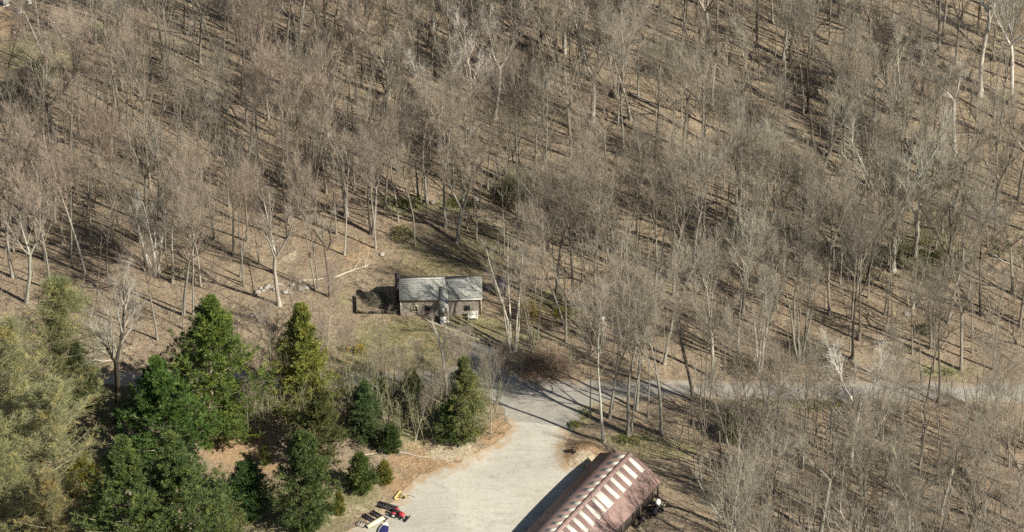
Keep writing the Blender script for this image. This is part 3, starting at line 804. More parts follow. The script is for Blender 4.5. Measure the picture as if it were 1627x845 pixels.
def plank_():
    a, b_ = G(584, 840), G(610, 828); d = b_ - a
    o = MB().box((0, 0, 0), (d.length, .55, .08)).box((0, .1, .06), (d.length * .96, .06, .05)).obj('plank', 'cream_board')
    o.location = ((a.x + b_.x) / 2, (a.y + b_.y) / 2, (a.z + b_.z) / 2 + .5); o.rotation_euler = (R(14), 0, math.atan2(d.y, d.x))
    tag(o, 'wide cream plank lying across the dark frames', 'plank')
plank_()
def boat():
    p = G(610, 846); e = empty('dinghy', tuple(p), R(75)); tag(e, 'white hulled dinghy with navy cover at the bottom edge', 'boat')
    st = [(-1.25, .48, .45), (-.6, .58, .46), (.1, .58, .48), (.7, .42, .52), (1.1, .2, .58), (1.3, .03, .62)]; V = []
    for x, hw, z in st:
        V += [(x, -hw, z), (x, -hw * .8, .16), (x, 0, .06), (x, hw * .8, .16), (x, hw, z)]
    F = [(i * 5 + j, i * 5 + j + 1, (i + 1) * 5 + j + 1, (i + 1) * 5 + j) for i in range(5) for j in range(4)]
    MB().add(V, F).add(np.zeros((0, 3)), [(-30, -29, -28, -27, -26)]).obj('hull', 'white_paint', e)
    V = [(x, s * hw * .92, z - .02 + .12 * (s == 0)) for x, hw, z in st[:4] for s in (-1, 0, 1)]
    MB().add(V, [(i * 3 + j, i * 3 + j + 1, (i + 1) * 3 + j + 1, (i + 1) * 3 + j) for i in range(3) for j in range(2)]).obj('cover', 'navy', e)
    V = [(x, s * hw * .95, z + .01 + .06 * (s == 0)) for x, hw, z in st[3:] for s in (-1, 0, 1)]
    MB().add(V, [(i * 3 + j, i * 3 + j + 1, (i + 1) * 3 + j + 1, (i + 1) * 3 + j) for i in range(2) for j in range(2)]).obj('foredeck', 'white_paint', e)
boat()

# ================================================================ SMALL THINGS ON THE GROUND
def headstone(px, py, label, w=.62, h=1.0):
    p = G(px, py); e = empty('gravestone', tuple(p), rng.uniform(-.15, .15) + R(25)); n = 9
    prof = [(-w / 2, 0), (w / 2, 0)] + [(w / 2 * math.cos(a), h * .78 + w * .4 * math.sin(a)) for a in np.linspace(0, math.pi, n)]
    k = len(prof); V = [(x, -.07, z) for x, z in prof] + [(x, .07, z) for x, z in prof]
    MB().add(V, [(i, (i + 1) % k, (i + 1) % k + k, i + k)[::-1] for i in range(k)]).add(np.zeros((0, 3)), [[i - 2 * k for i in range(k)]]).add(np.zeros((0, 3)), [[i - k for i in range(k)][::-1]]).obj('slab', 'white_paint', e)
    MB().box((0, 0, .04), (w + .2, .34, .18)).obj('base', 'white_paint', e); tag(e, label, 'gravestone')
headstone(10, 9, 'largest white upright stone in the top left corner clearing', .8, 1.2)
headstone(31, 20, 'white upright stone nearest the shaded stump in the clearing')
headstone(47, 5, 'small white upright stone on the right in the corner clearing', .5, .7)

rng = np.random.RandomState(9)
def stone(px, py, r, label='grey field stone in the loose stone row left of the cabin', group='loose stones of the old wall', sq=(1.2, 1, .7)):
    p = G(px, py); mb = MB(); lump(mb, rng, (0, 0, r * .35), r, 0, sq)
    o = mb.obj('stone', 'stone'); o.location = p; o.rotation_euler = (0, 0, rng.uniform(0, 6)); tag(o, label, 'stone', group)
ON = 'first second third fourth fifth sixth seventh eighth ninth tenth eleventh twelfth thirteenth fourteenth fifteenth sixteenth seventeenth eighteenth nineteenth twentieth'.split()
for i in range(20):
    f = i / 19; r_ = rng.uniform(.2, .45)
    stone(406 + 86 * f + rng.normal() * .8, 462 - 4 * math.sin(f * 3) + rng.normal() * 3.2, r_, f'{"large" if r_ > .33 else "small"} grey stone, {ON[i]} from the left in the loose stone row')
for i in range(7):
    stone(400 + 4 * i, 506 + rng.normal() * 5, rng.uniform(.18, .3), f'grey stone, {ON[i]} from the left in the heap behind the two tone spruce', 'heaped field stones')
for px, py, r, lb in ((607, 405, .35, 'pale split stone on the slope above the cabin'), (1440, 500, .4, 'pale boulder at the foot of a crooked white trunk'), (1573, 340, .38, 'pale boulder in the dark evergreen patch on the right'),
                      (1535, 750, .55, 'broad flat boulder in the thicket below the road'), (22, 52, .3, 'dark stone in the top left corner clearing'), (1100, 400, .3, 'small pale stone on the brown slope right of centre'),
                      (756, 318, .4, 'whitish stone beside the green undergrowth above the cabin'), (688, 322, .35, 'whitish stone between the two green patches')):
    stone(px, py, r, lb, None)

def log_(pa, pb, r, label, tint, branchy=True):
    a, b_ = G(*pa), G(*pb); n = 7; P = []
    o = (a + b_) / 2; o.z = float(hgt(o.x, o.y))
    for i in range(n):
        q = a + (b_ - a) * i / (n - 1); q.z = float(hgt(q.x, q.y)) + r * .7; q += Vector((rng.normal() * .06, rng.normal() * .1, 0)); P.append(tuple(q - o))
    mb = MB(); mb.tube(P, np.linspace(r, r * .45, n), 7)
    if branchy:
        S, D, t_ = spawn(rng, np.array(P)[None], 8, .45, 1.0, .5, 1.0); D[:, 2] = np.abs(D[:, 2]) * .4 + .05
        Q = grow(rng, S, D, rng.uniform(.8, 2.4, len(S)), 4, .1, -.02); tubes(mb, Q, np.full((len(S), 5), r * .3) * np.linspace(1, .3, 5), 4)
    ob = mb.obj('fallen_log', 'bark'); ob.location = o; ob.color = (*tint, 1); tag(ob, label, 'log', 'fallen trunks on the forest floor')
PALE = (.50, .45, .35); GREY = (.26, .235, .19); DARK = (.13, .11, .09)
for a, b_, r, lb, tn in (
    ((527, 441), (586, 423), .13, 'long pale straight log on the slope left of the cabin', PALE),
    ((466, 449), (522, 440), .11, 'pale log lying end to end with the long straight one', PALE),
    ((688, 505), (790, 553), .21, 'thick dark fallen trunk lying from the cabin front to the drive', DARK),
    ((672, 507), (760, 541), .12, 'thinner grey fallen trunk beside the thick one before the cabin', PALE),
    ((574, 724), (618, 716), .09, 'thin white birch trunk bent along the bank by the yard', PALE),
    ((618, 716), (680, 728), .10, 'thin white birch trunk reaching onto the gravel bank', PALE),
    ((660, 378), (758, 428), .15, 'grey limbed fallen trunk on the shaded slope behind the cabin', GREY),
    ((640, 365), (700, 400), .12, 'grey fallen trunk with bare branches uphill of the cabin', GREY),
    ((700, 330), (775, 350), .14, 'grey fallen trunk below the green undergrowth patch', GREY),
    ((80, 385), (175, 435), .16, 'long dark fallen trunk on the upper left slope', DARK),
    ((120, 440), (168, 458), .14, 'short dark fallen trunk above the feathery olive trees', DARK),
    ((1380, 405), (1407, 430), .14, 'pale log beside the tall pale trunk on the right slope', PALE),
    ((1345, 395), (1405, 428), .12, 'grey fallen trunk leading to the tall pale trunk', GREY),
    ((1090, 360), (1150, 385), .14, 'grey fallen trunk on the slope right of centre', GREY),
    ((1215, 765), (1330, 800), .16, 'dark fallen trunk in the thicket below the road', DARK),
    ((1480, 770), (1600, 795), .14, 'dark fallen trunk nearest the bottom right corner', DARK),
    ((1320, 640), (1360, 690), .12, 'pale fallen limb beside the white forked tree below the road', PALE),
    ((1570, 400), (1610, 425), .12, 'pale fallen limb in the dark evergreen patch on the right', PALE),
    ((1000, 150), (1075, 178), .14, 'grey fallen trunk on the upper slope right of centre', GREY),
    ((1240, 180), (1300, 205), .14, 'grey fallen trunk high on the right slope', GREY),
    ((300, 560), (345, 545), .12, 'brown log on the open ground behind the tall pine', GREY),
    ((880, 320), (925, 345), .12, 'grey fallen trunk on the slope above the yellow shrub', GREY)):
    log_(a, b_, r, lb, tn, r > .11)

# ================================================================ BARE TREES: kinds
KINDS_ = {}
def kind(name, n, seed, **kw):
    for i in range(n):
        T_, C_ = bare_tree(seed + i, **kw)
        KINDS_.setdefault(name, []).append((T_.mesh('trunk', 'bark', True), C_.mesh('crown', 'twig'), kw.get('H', 20)))
kind('straight', 4, 100, H=20, r=.2, clear=.48, limbs=12, spread=1.22)
kind('slender', 3, 200, H=17, r=.115, clear=.5, limbs=10, spread=1.0)
kind('forked', 3, 300, H=20, r=.26, fork=.46, limbs=14, spread=1.25)
kind('low forked', 2, 350, H=18, r=.26, fork=.26, limbs=16, spread=1.0)
kind('many stemmed', 2, 400, H=17, r=.24, stems=4, clear=.35, limbs=20, spread=.7)
kind('broad', 2, 450, H=19, r=.33, fork=.35, limbs=20, spread=1.35)
kind('sparse', 2, 500, H=20, r=.28, fork=.62, limbs=8, twigs=.35, spread=.75, lod=.8)
kind('leaning', 2, 550, H=17, r=.15, clear=.5, limbs=10, lean=.22, spread=.8)
DESC = {'straight': 'straight', 'slender': 'slender', 'forked': 'forked', 'low forked': 'low forking', 'many stemmed': 'many stemmed', 'broad': 'broad crowned', 'sparse': 'thinly branched', 'leaning': 'leaning'}

TREES = []     # (px, py, kind, height m, bark, twig, weight)
def T(px, py, k, h=None, tone='grey'): TREES.append([px, py, k, h, tone])
for q in ('''665 314 straight 15; 678 322 straight 17; 633 352 slender 17; 721 300 slender 14; 713 290 straight 16; 754 292 slender 15; 785 315 slender 14; 775 300 slender 16; 802 280 slender 15;
881 490 straight 21 dark; 907 490 straight 22 dark; 885 480 slender 18; 868 312 straight 20; 444 485 forked 20 pale; 501 460 slender 19; 505 458 slender 17; 547 405 slender 18 pale; 593 372 forked 17 ; 597 395 slender 18 pale;
589 372 straight 16 dark; 457 380 straight 16 dark; 395 250 straight 16; 410 250 slender 14; 514 270 straight 18; 309 450 straight 18 pale; 319 455 slender 17 pale; 307 500 slender 19; 381 440 slender 17; 387 450 slender 18; 412 420 slender 15;
341 380 straight 17; 113 410 slender 16; 42 480 forked 18 pale; 140 330 slender 16; 197 400 slender 15; 176 350 leaning 14 pale; 76 325 leaning 16 pale; 122 300 straight 17; 291 500 straight 21; 274 450 straight 17;
1103 450 straight 21 pale; 1065 440 straight 20; 968 415 straight 18; 975 400 forked 18; 950 440 slender 17; 1163 400 slender 18 pale; 1169 390 straight 18 dark; 1207 340 sparse 19 dark; 1218 478 straight 20; 1204 530 sparse 13 dark; 1167 520 slender 15 dark; 1235 490 slender 16;
1271 450 straight 19; 1275 420 slender 17 dark; 1040 460 straight 18; 1050 430 slender 16; 1010 370 slender 16; 1418 430 broad 24 pale; 1411 420 slender 18; 1458 380 straight 17 pale; 1449 490 leaning 17 pale; 1380 330 straight 20 dark; 1390 320 straight 19; 1517 245 sparse 17 white; 1486 395 slender 16;
1566 310 slender 16; 1529 430 straight 17; 1541 460 slender 17; 1558 500 straight 19 dark; 1583 365 forked 17 dark; 1288 450 straight 18 dark; 1318 500 straight 19; 1325 430 slender 16; 1335 450 slender 17; 1405 500 slender 18; 1339 230 straight 17; 1284 500 slender 15;
1558 152 sparse 21 white; 1605 165 forked 21 white; 1596 150 slender 17; 1388 190 forked 18 pale; 1347 180 straight 18 dark; 1461 165 straight 17 dark; 941 192 broad 21 pale; 955 80 straight 16 dark; 982 198 slender 18 pale; 883 60 straight 16; 863 145 straight 21 dark; 870 140 forked 20; 901 150 slender 16; 792 146 forked 15 white; 802 168 slender 10;
946 70 straight 16 dark; 965 90 slender 16 dark; 1014 152 slender 18 pale; 1003 190 leaning 20; 1080 110 straight 18; 1109 80 straight 18 dark; 1124 60 straight 16 dark; 1202 50 straight 15 dark; 1201 85 slender 16 dark; 1246 170 straight 17 pale; 1244 95 sparse 14 pale; 1255 97 forked 16 dark;
1277 182 slender 19; 1284 180 straight 18 dark; 1104 172 leaning 12 pale; 1132 172 forked 16; 1201 180 leaning 15 pale; 959 702 straight 24 pale; 998 692 straight 25 ; 1002 690 slender 23 pale; 1052 690 straight 23; 1101 637 sparse 17 dark; 1131 600 forked 17 pale; 1120 650 slender 17; 1126 650 slender 15;
846 560 slender 15; 855 540 slender 14; 987 565 slender 15; 945 495 straight 18; 955 562 leaning 12 pale; 710 640 sparse 15 pale; 686 655 leaning 13 pale; 737 655 slender 15 pale; 1190 690 slender 18; 1222 715 straight 19; 1175 770 leaning 20; 1165 742 leaning 18; 1275 745 straight 19; 1304 850 forked 20 pale;
1353 740 forked 20 white; 1371 790 straight 20 pale; 1316 730 slender 16; 1270 830 slender 17; 1490 640 straight 19 dark; 1472 640 slender 17 dark; 1464 622 slender 17; 1402 700 slender 17; 1422 752 slender 18; 1495 817 sparse 13 pale; 1374 848 slender 19; 1547 822 straight 18; 1573 722 straight 19; 1603 742 slender 18;
1133 560 slender 17; 698 232 low_forked 18 white; 748 212 broad 18 white; 640 236 low_forked 17 pale; 625 130 straight 15; 521 215 low_forked 15 pale; 470 200 forked 17; 480 190 leaning 14 pale; 560 200 slender 14; 575 140 straight 16 dark; 515 58 straight 15 dark; 533 62 straight 15 dark; 1040 250 straight 18; 1120 280 straight 18; 1150 300 slender 16;
1065 365 slender 17; 825 620 slender 8; 780 690 slender 13; 788 640 slender 10; 596 606 slender 8; 566 596 slender 8; 545 606 slender 9; 460 560 slender 12; 430 560 slender 8; 625 622 slender 8; 665 628 slender 9 pale; 645 645 slender 9; 430 600 slender 12; 440 640 slender 13; 395 640 slender 11;
700 690 slender 11; 938 664 slender 14; 968 664 straight 19; 974 648 slender 16 dark; 1012 650 straight 19; 1030 662 slender 17; 660 700 leaning 9 pale; 600 660 slender 10; 512 640 slender 13 pale; 520 560 slender 13 pale; 405 690 slender 9; 395 700 slender 9 pale; 1060 300 straight 20; 330 540 slender 13; 250 540 straight 14; 80 460 straight 17; 20 440 forked 18; 68 110 slender 18 pale; 80 118 leaning 17 pale; 150 230 straight 17; 230 180 straight 16; 5 190 leaning 12 dark; 2 150 leaning 14 dark''').replace('\n', ' ').split(';'):
    w = q.split(); T(float(w[0]), float(w[1]), w[2].replace('_', ' '), float(w[3]), w[4] if len(w) > 4 else 'grey')
HAND = len(TREES)

# areas with no bare trees (photo pixels of the ground)
CLEAR = [
 [(560, 395), (790, 395), (835, 470), (850, 520), (840, 600), (900, 600), (960, 620), (960, 640), (930, 700), (1080, 760), (1085, 900), (360, 900), (330, 700), (200, 620), (140, 610), (140, 590), (400, 585), (520, 560), (540, 450)],
 [(-60, 590), (1800, 596), (1800, 646), (1000, 640), (800, 640), (-60, 630)],
 [(0, 620), (340, 620), (340, 1100), (-60, 1100), (-60, 500), (60, 500)],
 [(410, 400), (560, 380), (600, 440), (560, 500), (410, 500)], [(-60, -20), (130, -20), (140, 60), (115, 200), (60, 235), (-60, 225)], [(930, 720), (1080, 760), (1130, 820), (1135, 1100), (900, 1100)]]
def in_px(px, py):
    P = np.array([[px, py]])
    return any(inside(P, c)[0] for c in CLEAR)
rngp = np.random.RandomState(42)
pts = [tuple(G(t_[0], t_[1]))[:2] for t_ in TREES]
def place(n, region, mind, weights=None, tries=6000):
    got = 0
    for _ in range(tries):
        if got >= n: break
        px, py = rngp.uniform(region[0], region[2]), rngp.uniform(region[1], region[3])
        if in_px(px, py): continue
        w = G(px, py)
        if min((w.x - a) ** 2 + (w.y - b_) ** 2 for a, b_ in pts) < mind * mind: continue
        k = rngp.choice(['straight', 'slender', 'forked', 'low forked', 'many stemmed', 'broad', 'leaning', 'sparse'], p=[.31, .28, .17, .07, .04, .05, .07, .01])
        tone = rngp.choice(['grey', 'pale', 'dark', 'brown'], p=[.42, .2, .15, .23])
        T(px, py, k, {'slender': rngp.uniform(12, 17)}.get(k, rngp.uniform(15, 21)) * (.68 if px > 1120 and 646 < py < 800 else 1.0), tone); pts.append((w.x, w.y)); got += 1
place(120, (0, 0, 620, 440), 2.5)
place(54, (1140, 680, 1627, 1000), 3.0)
place(185, (620, -10, 1627, 590), 2.5)
OUT = len(TREES)
place(70, (1627, -60, 1950, 1050), 4.5); place(26, (1060, 850, 1627, 1060), 4.2); place(26, (-180, -40, 0, 500), 4.5); place(30, (-150, -130, 1800, -12), 4.5)

BARK = {'grey': (.30, .28, .23), 'pale': (.42, .395, .325), 'white': (.54, .51, .43), 'dark': (.12, .105, .085), 'brown': (.25, .21, .165)}
TWIG = {'grey': (.30, .265, .20), 'pale': (.35, .315, .245), 'white': (.52, .49, .41), 'dark': (.20, .175, .135), 'brown': (.30, .25, .19)}
def tinted(c, rg, v=.12):
    k = 1 + rg.uniform(-v, v); return tuple(min(1, x * k * (1 + rg.uniform(-.018, .018))) for x in c)

# special trees first
def special(name, px, py, label, H, bark, twig, group=None, rz=0, cat='tree', **kw):
    T_, C_ = bare_tree(H=H, **kw); w = G(px, py)
    return plant(name, tuple(w), T_.mesh('trunk', 'bark', True), C_.mesh('crown', 'twig'), rz, 1, bark, twig, label, cat, group)
sp = [
 special('bare_tree', 523, 471, 'dark trunk with one bright pale limb rising left, left of the cabin', 13.5, (.13, .10, .08), (.36, .33, .26), seed=11, r=.2, clear=.66, limbs=9, spread=.55, twigs=.5,
         paths=[([(0, 0, 8.0), (-.9, .1, 9.6), (-2.3, .3, 12.0), (-3.6, .3, 14.6), (-5.0, .3, 17.2)], .16, .05), ([(0, 0, 8.0), (.4, .1, 9.3), (.2, .3, 11), (.6, .2, 13.5)], .15, .05)]),
 special('bare_tree', 813, 557, 'clump of tall pale trunks standing right of the cabin', 21, (.55, .50, .39), (.31, .28, .22), seed=12, r=.26, stems=3, clear=.5, limbs=22, spread=.75, twigs=.55,
         paths=[([(-.2, 0, 0), (-.5, 0, 5), (-1.1, 0, 8), (-2.1, 0, 12), (-2.7, 0, 14.5), (-3.1, 0, 17)], .14, .04), ([(.5, 0, 0), (1.0, .2, 5), (.9, 0, 11), (1.5, 0, 18)], .2, .05)]),
 special('bare_tree', 245, 432, 'white many stemmed tree with crooked limbs on the left slope', 16, (.54, .51, .43), (.42, .39, .32), seed=14, r=.4, stems=5, clear=.3, limbs=25, spread=.7),
 special('oak_tree', 186, 672, 'big dark spreading oak with pale upper limbs over the left road', 22, (.06, .05, .04), (.36, .33, .27), seed=19, r=.4, fork=.5, limbs=22, spread=1.3, twigs=1., asc=.03, lean=.05),
]

# ---- which of the listed trees are single things (300 at most), the rest a mass
def colour_word(t_): return {'grey': 'grey', 'pale': 'pale', 'white': 'white', 'dark': 'dark', 'brown': 'brown'}[t_]
LAND = [(700, 470, 'the cabin'), (794, 455, 'the small dark outhouse'), (868, 575, 'the brown brush mound'), (335, 620, 'the tallest green pine'), (90, 520, 'the feathery olive trees'), (1005, 730, 'the red roofed shed'),
        (25, 15, 'the white gravestones'), (450, 460, 'the loose stone row'), (815, 300, 'the dark olive thicket'), (640, 325, 'the green patch above the cabin'), (1270, 545, 'the round blue-green shrub'), (1480, 400, 'the dark evergreen patch'),
        (1615, 620, "the road's right end"), (1250, 620, "the road's shaded middle stretch"), (1535, 750, 'the broad flat boulder'), (1440, 500, 'the pale boulder'), (740, 140, 'the white crowned trees'), (1558, 100, 'the tall white forked tree'),
        (245, 400, 'the white crooked limbed tree'), (300, 0, 'the middle of the upper left edge'), (480, 0, 'the top edge above the cabin'), (1000, 0, 'the top edge right of centre'), (1300, 0, 'the top edge at the right'), (0, 300, 'the left edge'), (1627, 300, 'the right edge'),
        (1380, 845, 'the bottom edge below the road'), (1200, 845, 'the bottom edge beside the shed'), (1600, 845, 'the bottom right corner'), (130, 160, 'the small dark spruce by the clearing'), (1160, 180, 'the fallen trunk on the upper slope'), (480, 650, 'the two tone spruce'), (738, 640, 'the spruce beside the yard')]
ORD = ['closest', 'second closest', 'third closest', 'fourth closest', 'fifth closest', 'sixth closest', 'seventh closest', 'eighth closest', 'ninth closest', 'tenth closest', 'eleventh closest', 'twelfth closest']
cells = {}
rows_ = []
for i, (px, py, k, h, tone) in enumerate(TREES):
    if k == 'sparse' and tone == 'grey': TREES[i][4] = tone = 'pale'
    inframe = i < OUT and px > -30 and px < 1657
    rows_.append((i, inframe))
indiv = [i for i, f in rows_ if f]
if len(indiv) > 295:
    indiv = sorted(indiv, key=lambda i: (i >= HAND, -TREES[i][3] if i >= HAND else 0))[:295]
iset = set(indiv)
LB = {}
for i in indiv:
    px, py, k, h, tone = TREES[i]
    j = min(range(len(LAND)), key=lambda q: (LAND[q][0] - px) ** 2 + (LAND[q][1] - py) ** 2)
    cells.setdefault((k, tone, j), []).append(i)
for (k, tone, j), L_ in cells.items():
    L_.sort(key=lambda i: (LAND[j][0] - TREES[i][0]) ** 2 + (LAND[j][1] - TREES[i][1]) ** 2)
    for n, i in enumerate(L_):
        if len(L_) == 1: LB[i] = f'{tone} {DESC[k]} bare tree near {LAND[j][2]}'
        else: LB[i] = f'{tone} {DESC[k]} tree, {ORD[min(n, 11)]} such to {LAND[j][2]}'
rgt = np.random.RandomState(3)
rest = MB(); restc = MB()
LOD = []
for s_ in range(6):
    a, b_ = bare_tree(900 + s_, H=19, r=(.2, .13, .24)[s_ % 3], clear=.48, limbs=11, spread=(1.1, .85, 1.25)[s_ % 3], lod=.72, fork=.5 if s_ % 3 == 2 else None)
    LOD.append((a, b_))
used = {}
for i, (px, py, k, h, tone) in enumerate(TREES):
    w = G(px, py); rz = rgt.uniform(0, 6.283)
    if i in iset:
        vs = KINDS_[k]; me_t, me_c, H0 = vs[rgt.randint(len(vs))]
        s_ = h / H0; sxy = s_ * rgt.uniform(.9, 1.12)
        if k == 'leaning': rz = rgt.choice([0., math.pi]) + rgt.uniform(-.5, .5)
        bk, tw = tinted(BARK[tone], rgt, .15), tinted(TWIG[tone], rgt, .15)
        # warmer crowns on the left, greener grey on the right as in the photo
        f = np.clip((px - 300) / 1000, 0, 1); tw = (tw[0] * (1.06 - .08 * f), tw[1] * (.97 + .02 * f), tw[2] * (.98 + .02 * f))
        plant('bare_tree', tuple(w), me_t, me_c, rz, (sxy, sxy, s_), bk, tw, LB[i], 'tree', 'leafless trees of the wood', tilt=(rgt.normal() * .025, rgt.normal() * .03))
    else:
        a, b_ = LOD[i % 6]; s_ = h / 19
        ca, sa = math.cos(rz), math.sin(rz); M_ = np.array(((ca, -sa, 0), (sa, ca, 0), (0, 0, 1))) * s_
        for src, dst, mi in ((a, rest, 0), (b_, rest, 1)):
            V = np.concatenate(src.v) @ M_.T + np.array(w); off = 0
            n0 = rest.n
            rest.v.append(V); rest.n += len(V)
            for F, _ in src.f: rest.f.append((F + n0, mi))
o = rest.obj('woodland', ['bark', 'twig']); o.color = (.28, .25, .195, 1)
tag(o, 'grey leafless woodland continuing beyond the single trees at the picture edges', 'woodland', None, 'stuff')

# ================================================================ SAPLINGS, BRUSH AND FALLEN STICKS (uncountable)
rgs = np.random.RandomState(17)
def scatter_pts(n, region, skip_clear=True):
    out = []
    while len(out) < n:
        px, py = rgs.uniform(region[0], region[2]), rgs.uniform(region[1], region[3])
        if skip_clear and in_px(px, py): continue
        out.append(tuple(G(px, py)))
    return np.array(out)
def saplings(mb, P, hlo, hhi):
    n = len(P); H_ = rgs.uniform(hlo, hhi, n)
    D = np.stack([rgs.normal(size=n) * .1, rgs.normal(size=n) * .1, np.ones(n)], 1)
    Q = grow(rgs, P - (0, 0, .05), D, H_, 4, .06, .02)
    tubes(mb, Q, (H_ * .0075 + .008)[:, None] * np.linspace(1, .3, 5)[None], 3)
    S, D, t_ = spawn(rgs, Q, 9, .3, 1., .4, .9); L = np.repeat(H_, 9) * .28 * (1.2 - .7 * t_) * rgs.uniform(.5, 1.2, len(t_))
    B = grow(rgs, S, D, L, 2, .12, .12); tubes(mb, B, np.full((len(B), 3), .011) * np.array((1, .8, .5)), 3)
    S, D, t_ = spawn(rgs, B, 5, .15, 1., .3, .9); blades(mb, rgs, S, D, rgs.uniform(.3, .7, len(S)), .024)
sm = MB()
saplings(sm, scatter_pts(760, (-20, -20, 1650, 590)), 3.5, 13)
saplings(sm, scatter_pts(380, (1080, 645, 1650, 960)), 3.5, 13)

saplings(sm, scatter_pts(30, (560, 455, 640, 500), False), 1, 2.2)
bs = MB()
def off_gravel(P): return P[~(inside(P, yard_poly) | inside(P, road_poly))]
saplings(bs, off_gravel(scatter_pts(480, (405, 596, 785, 705), False)), 3.0, 8.5)
saplings(bs, off_gravel(scatter_pts(60, (420, 555, 640, 600), False)), 2., 4.5)
saplings(bs, off_gravel(scatter_pts(50, (820, 470, 960, 600), False)), 1.5, 4)
o = bs.obj('budding_saplings', 'twig'); o.color = (.29, .285, .165, 1)
tag(o, 'thin budding yellow-green saplings crowding between the road and the gravel yard', 'undergrowth', None, 'stuff')
o = sm.obj('sapling_undergrowth', 'twig'); o.color = (.24, .21, .16, 1)
tag(o, 'thin leafless saplings and brush under the trees', 'undergrowth', None, 'stuff')
# knee-high brush and dead stalks
kb = MB()
P = scatter_pts(7000, (-20, -20, 1650, 1000))
n = len(P); P3 = np.repeat(P, 5, 0) + rgs.normal(size=(n * 5, 3)) * (.22, .22, .0)
D = rgs.normal(size=(n * 5, 3)) * .8 + (0, 0, .6)
blades(kb, rgs, P3, D, rgs.uniform(.25, .9, n * 5), .028)
o = kb.obj('dead_brush', 'twig'); o.color = (.30, .235, .16, 1)
tag(o, 'low dead brown brush and stalks on the forest floor', 'brush', None, 'stuff')
st = MB()
P = scatter_pts(3800, (-20, -20, 1650, 1000)); n = len(P)
a = rgs.uniform(0, 3.14, n); D = np.stack([np.cos(a), np.sin(a), rgs.uniform(-.03, .1, n)], 1)
Q = grow(rgs, P + (0, 0, .06), D, rgs.uniform(.8, 3.2, n), 3, .12, 0); Q[:, :, 2] = hgt(Q[:, :, 0], Q[:, :, 1]) + .07
tubes(st, Q, rgs.uniform(.012, .05, n)[:, None] * np.linspace(1, .5, 4)[None], 3)
o = st.obj('fallen_sticks', 'bark'); o.color = (.36, .31, .24, 1)
tag(o, 'fallen sticks and small branches littering the forest floor', 'sticks', None, 'stuff')
# dark evergreen ground cover patches
gc = MB()
for (px, py, rx, ry, n) in ((1450, 405, 90, 38, 2600), (1500, 330, 60, 30, 900), (1590, 380, 50, 40, 900), (640, 325, 30, 8, 500), (725, 325, 24, 7, 420), (1000, 699, 28, 7, 420), (930, 655, 10, 8, 150), (1320, 645, 40, 8, 350), (1500, 592, 30, 6, 220), (835, 150, 22, 35, 500),
                             (1440, 560, 30, 8, 200), (280, 435, 25, 12, 220), (720, 690, 50, 10, 500), (640, 665, 60, 30, 900), (500, 735, 60, 12, 200)):
    q = []
    for _ in range(n // 9):
        b_ = G(px + rgs.normal() * rx * .55, py + rgs.normal() * ry * .55); q.append(tuple(b_))
    q = np.repeat(np.array(q), 9, 0); k = len(q); q = q + rgs.normal(size=(k, 3)) * (.25, .25, .12) + (0, 0, .25)
    leaves(gc, rgs, q, rgs.normal(size=(k, 3)) + (0, 0, .5), rgs.uniform(.15, .35, k), .12)
o = gc.obj('evergreen_undergrowth', 'needle'); o.color = (.09, .12, .035, 1)
tag(o, 'low evergreen laurel and green weeds in patches on the slope', 'undergrowth', None, 'stuff')
gr = MB()
for (px, py, rx, ry, n) in ((660, 535, 110, 30, 5000), (600, 575, 90, 25, 2500), (470, 810, 110, 45, 3600), (60, 90, 80, 50, 1600), (700, 425, 100, 20, 2200), (1060, 715, 60, 14, 900), (870, 490, 50, 22, 1200)):
    q = np.array([tuple(G(px + rgs.normal() * rx * .6, py + rgs.normal() * ry * .6)) for _ in range(n // 6)]); q = np.repeat(q, 6, 0); k = len(q)
    q = q + rgs.normal(size=(k, 3)) * (.14, .14, 0); q[:, 2] = hgt(q[:, 0], q[:, 1])
    if px == 870 or px > 0:
        keep = ~(inside(q, yard_poly) | inside(q, road_poly)); q = q[keep]; k = len(q)
    blades(gr, rgs, q, rgs.normal(size=(k, 3)) * .6 + (0, 0, 1), rgs.uniform(.1, .28, k), .05)
o = gr.obj('rough_grass', 'needle'); o.color = (.25, .225, .105, 1)
tag(o, 'rough yellow-green grass tufts around the cabin and the bank', 'grass', None, 'stuff')

# ================================================================ EVERGREENS
CON = {}
def ckind(name, seed, H, **kw):
    T_, C_ = conifer(seed, H=H, **kw); CON[name] = (T_.mesh('trunk', 'bark', True), C_.mesh('crown', 'needle'), H, kw['Rm'])
ckind('pine1', 1, 24, Rm=6.6, base=.04, step=.8, per=7, nb=13, bl=.42, bw=.085, shape=.78, tipup=.17, sec=8, irr=.42, cl=3, sec0=.38, flare=.1)
ckind('pine2', 2, 20, Rm=6.2, base=.04, step=.75, per=7, nb=13, bl=.42, bw=.085, shape=.82, tipup=.17, sec=8, irr=.48, cl=3, sec0=.38, flare=.12)
ckind('spruce1', 3, 17, Rm=3.4, base=.03, step=.42, per=7, nb=5, bl=.36, bw=.09, shape=.78, tipup=.05, droop=.12, sec=7, irr=.6, sec0=.25)
ckind('spruce2', 4, 12, Rm=3.3, base=.02, step=.40, per=7, nb=5, bl=.36, bw=.09, shape=.66, tipup=.06, droop=.08, sec=7, irr=.6, sec0=.25)
ckind('small1', 5, 4, Rm=1.5, base=.02, step=.24, per=6, nb=5, bl=.22, bw=.07, shape=.62, tipup=.05, sec=6, irr=.5)
ckind('small2', 6, 4, Rm=1.3, base=.02, step=.24, per=6, nb=5, bl=.22, bw=.07, shape=.6, tipup=.08, sec=6, irr=.5)
ckind('feather1', 7, 24, Rm=5.2, base=.05, step=.75, per=7, nb=8, bl=.6, bw=.034, shape=.55, tipup=.16, droop=.0, sec=8, irr=.75, cl=3, sec0=.35)
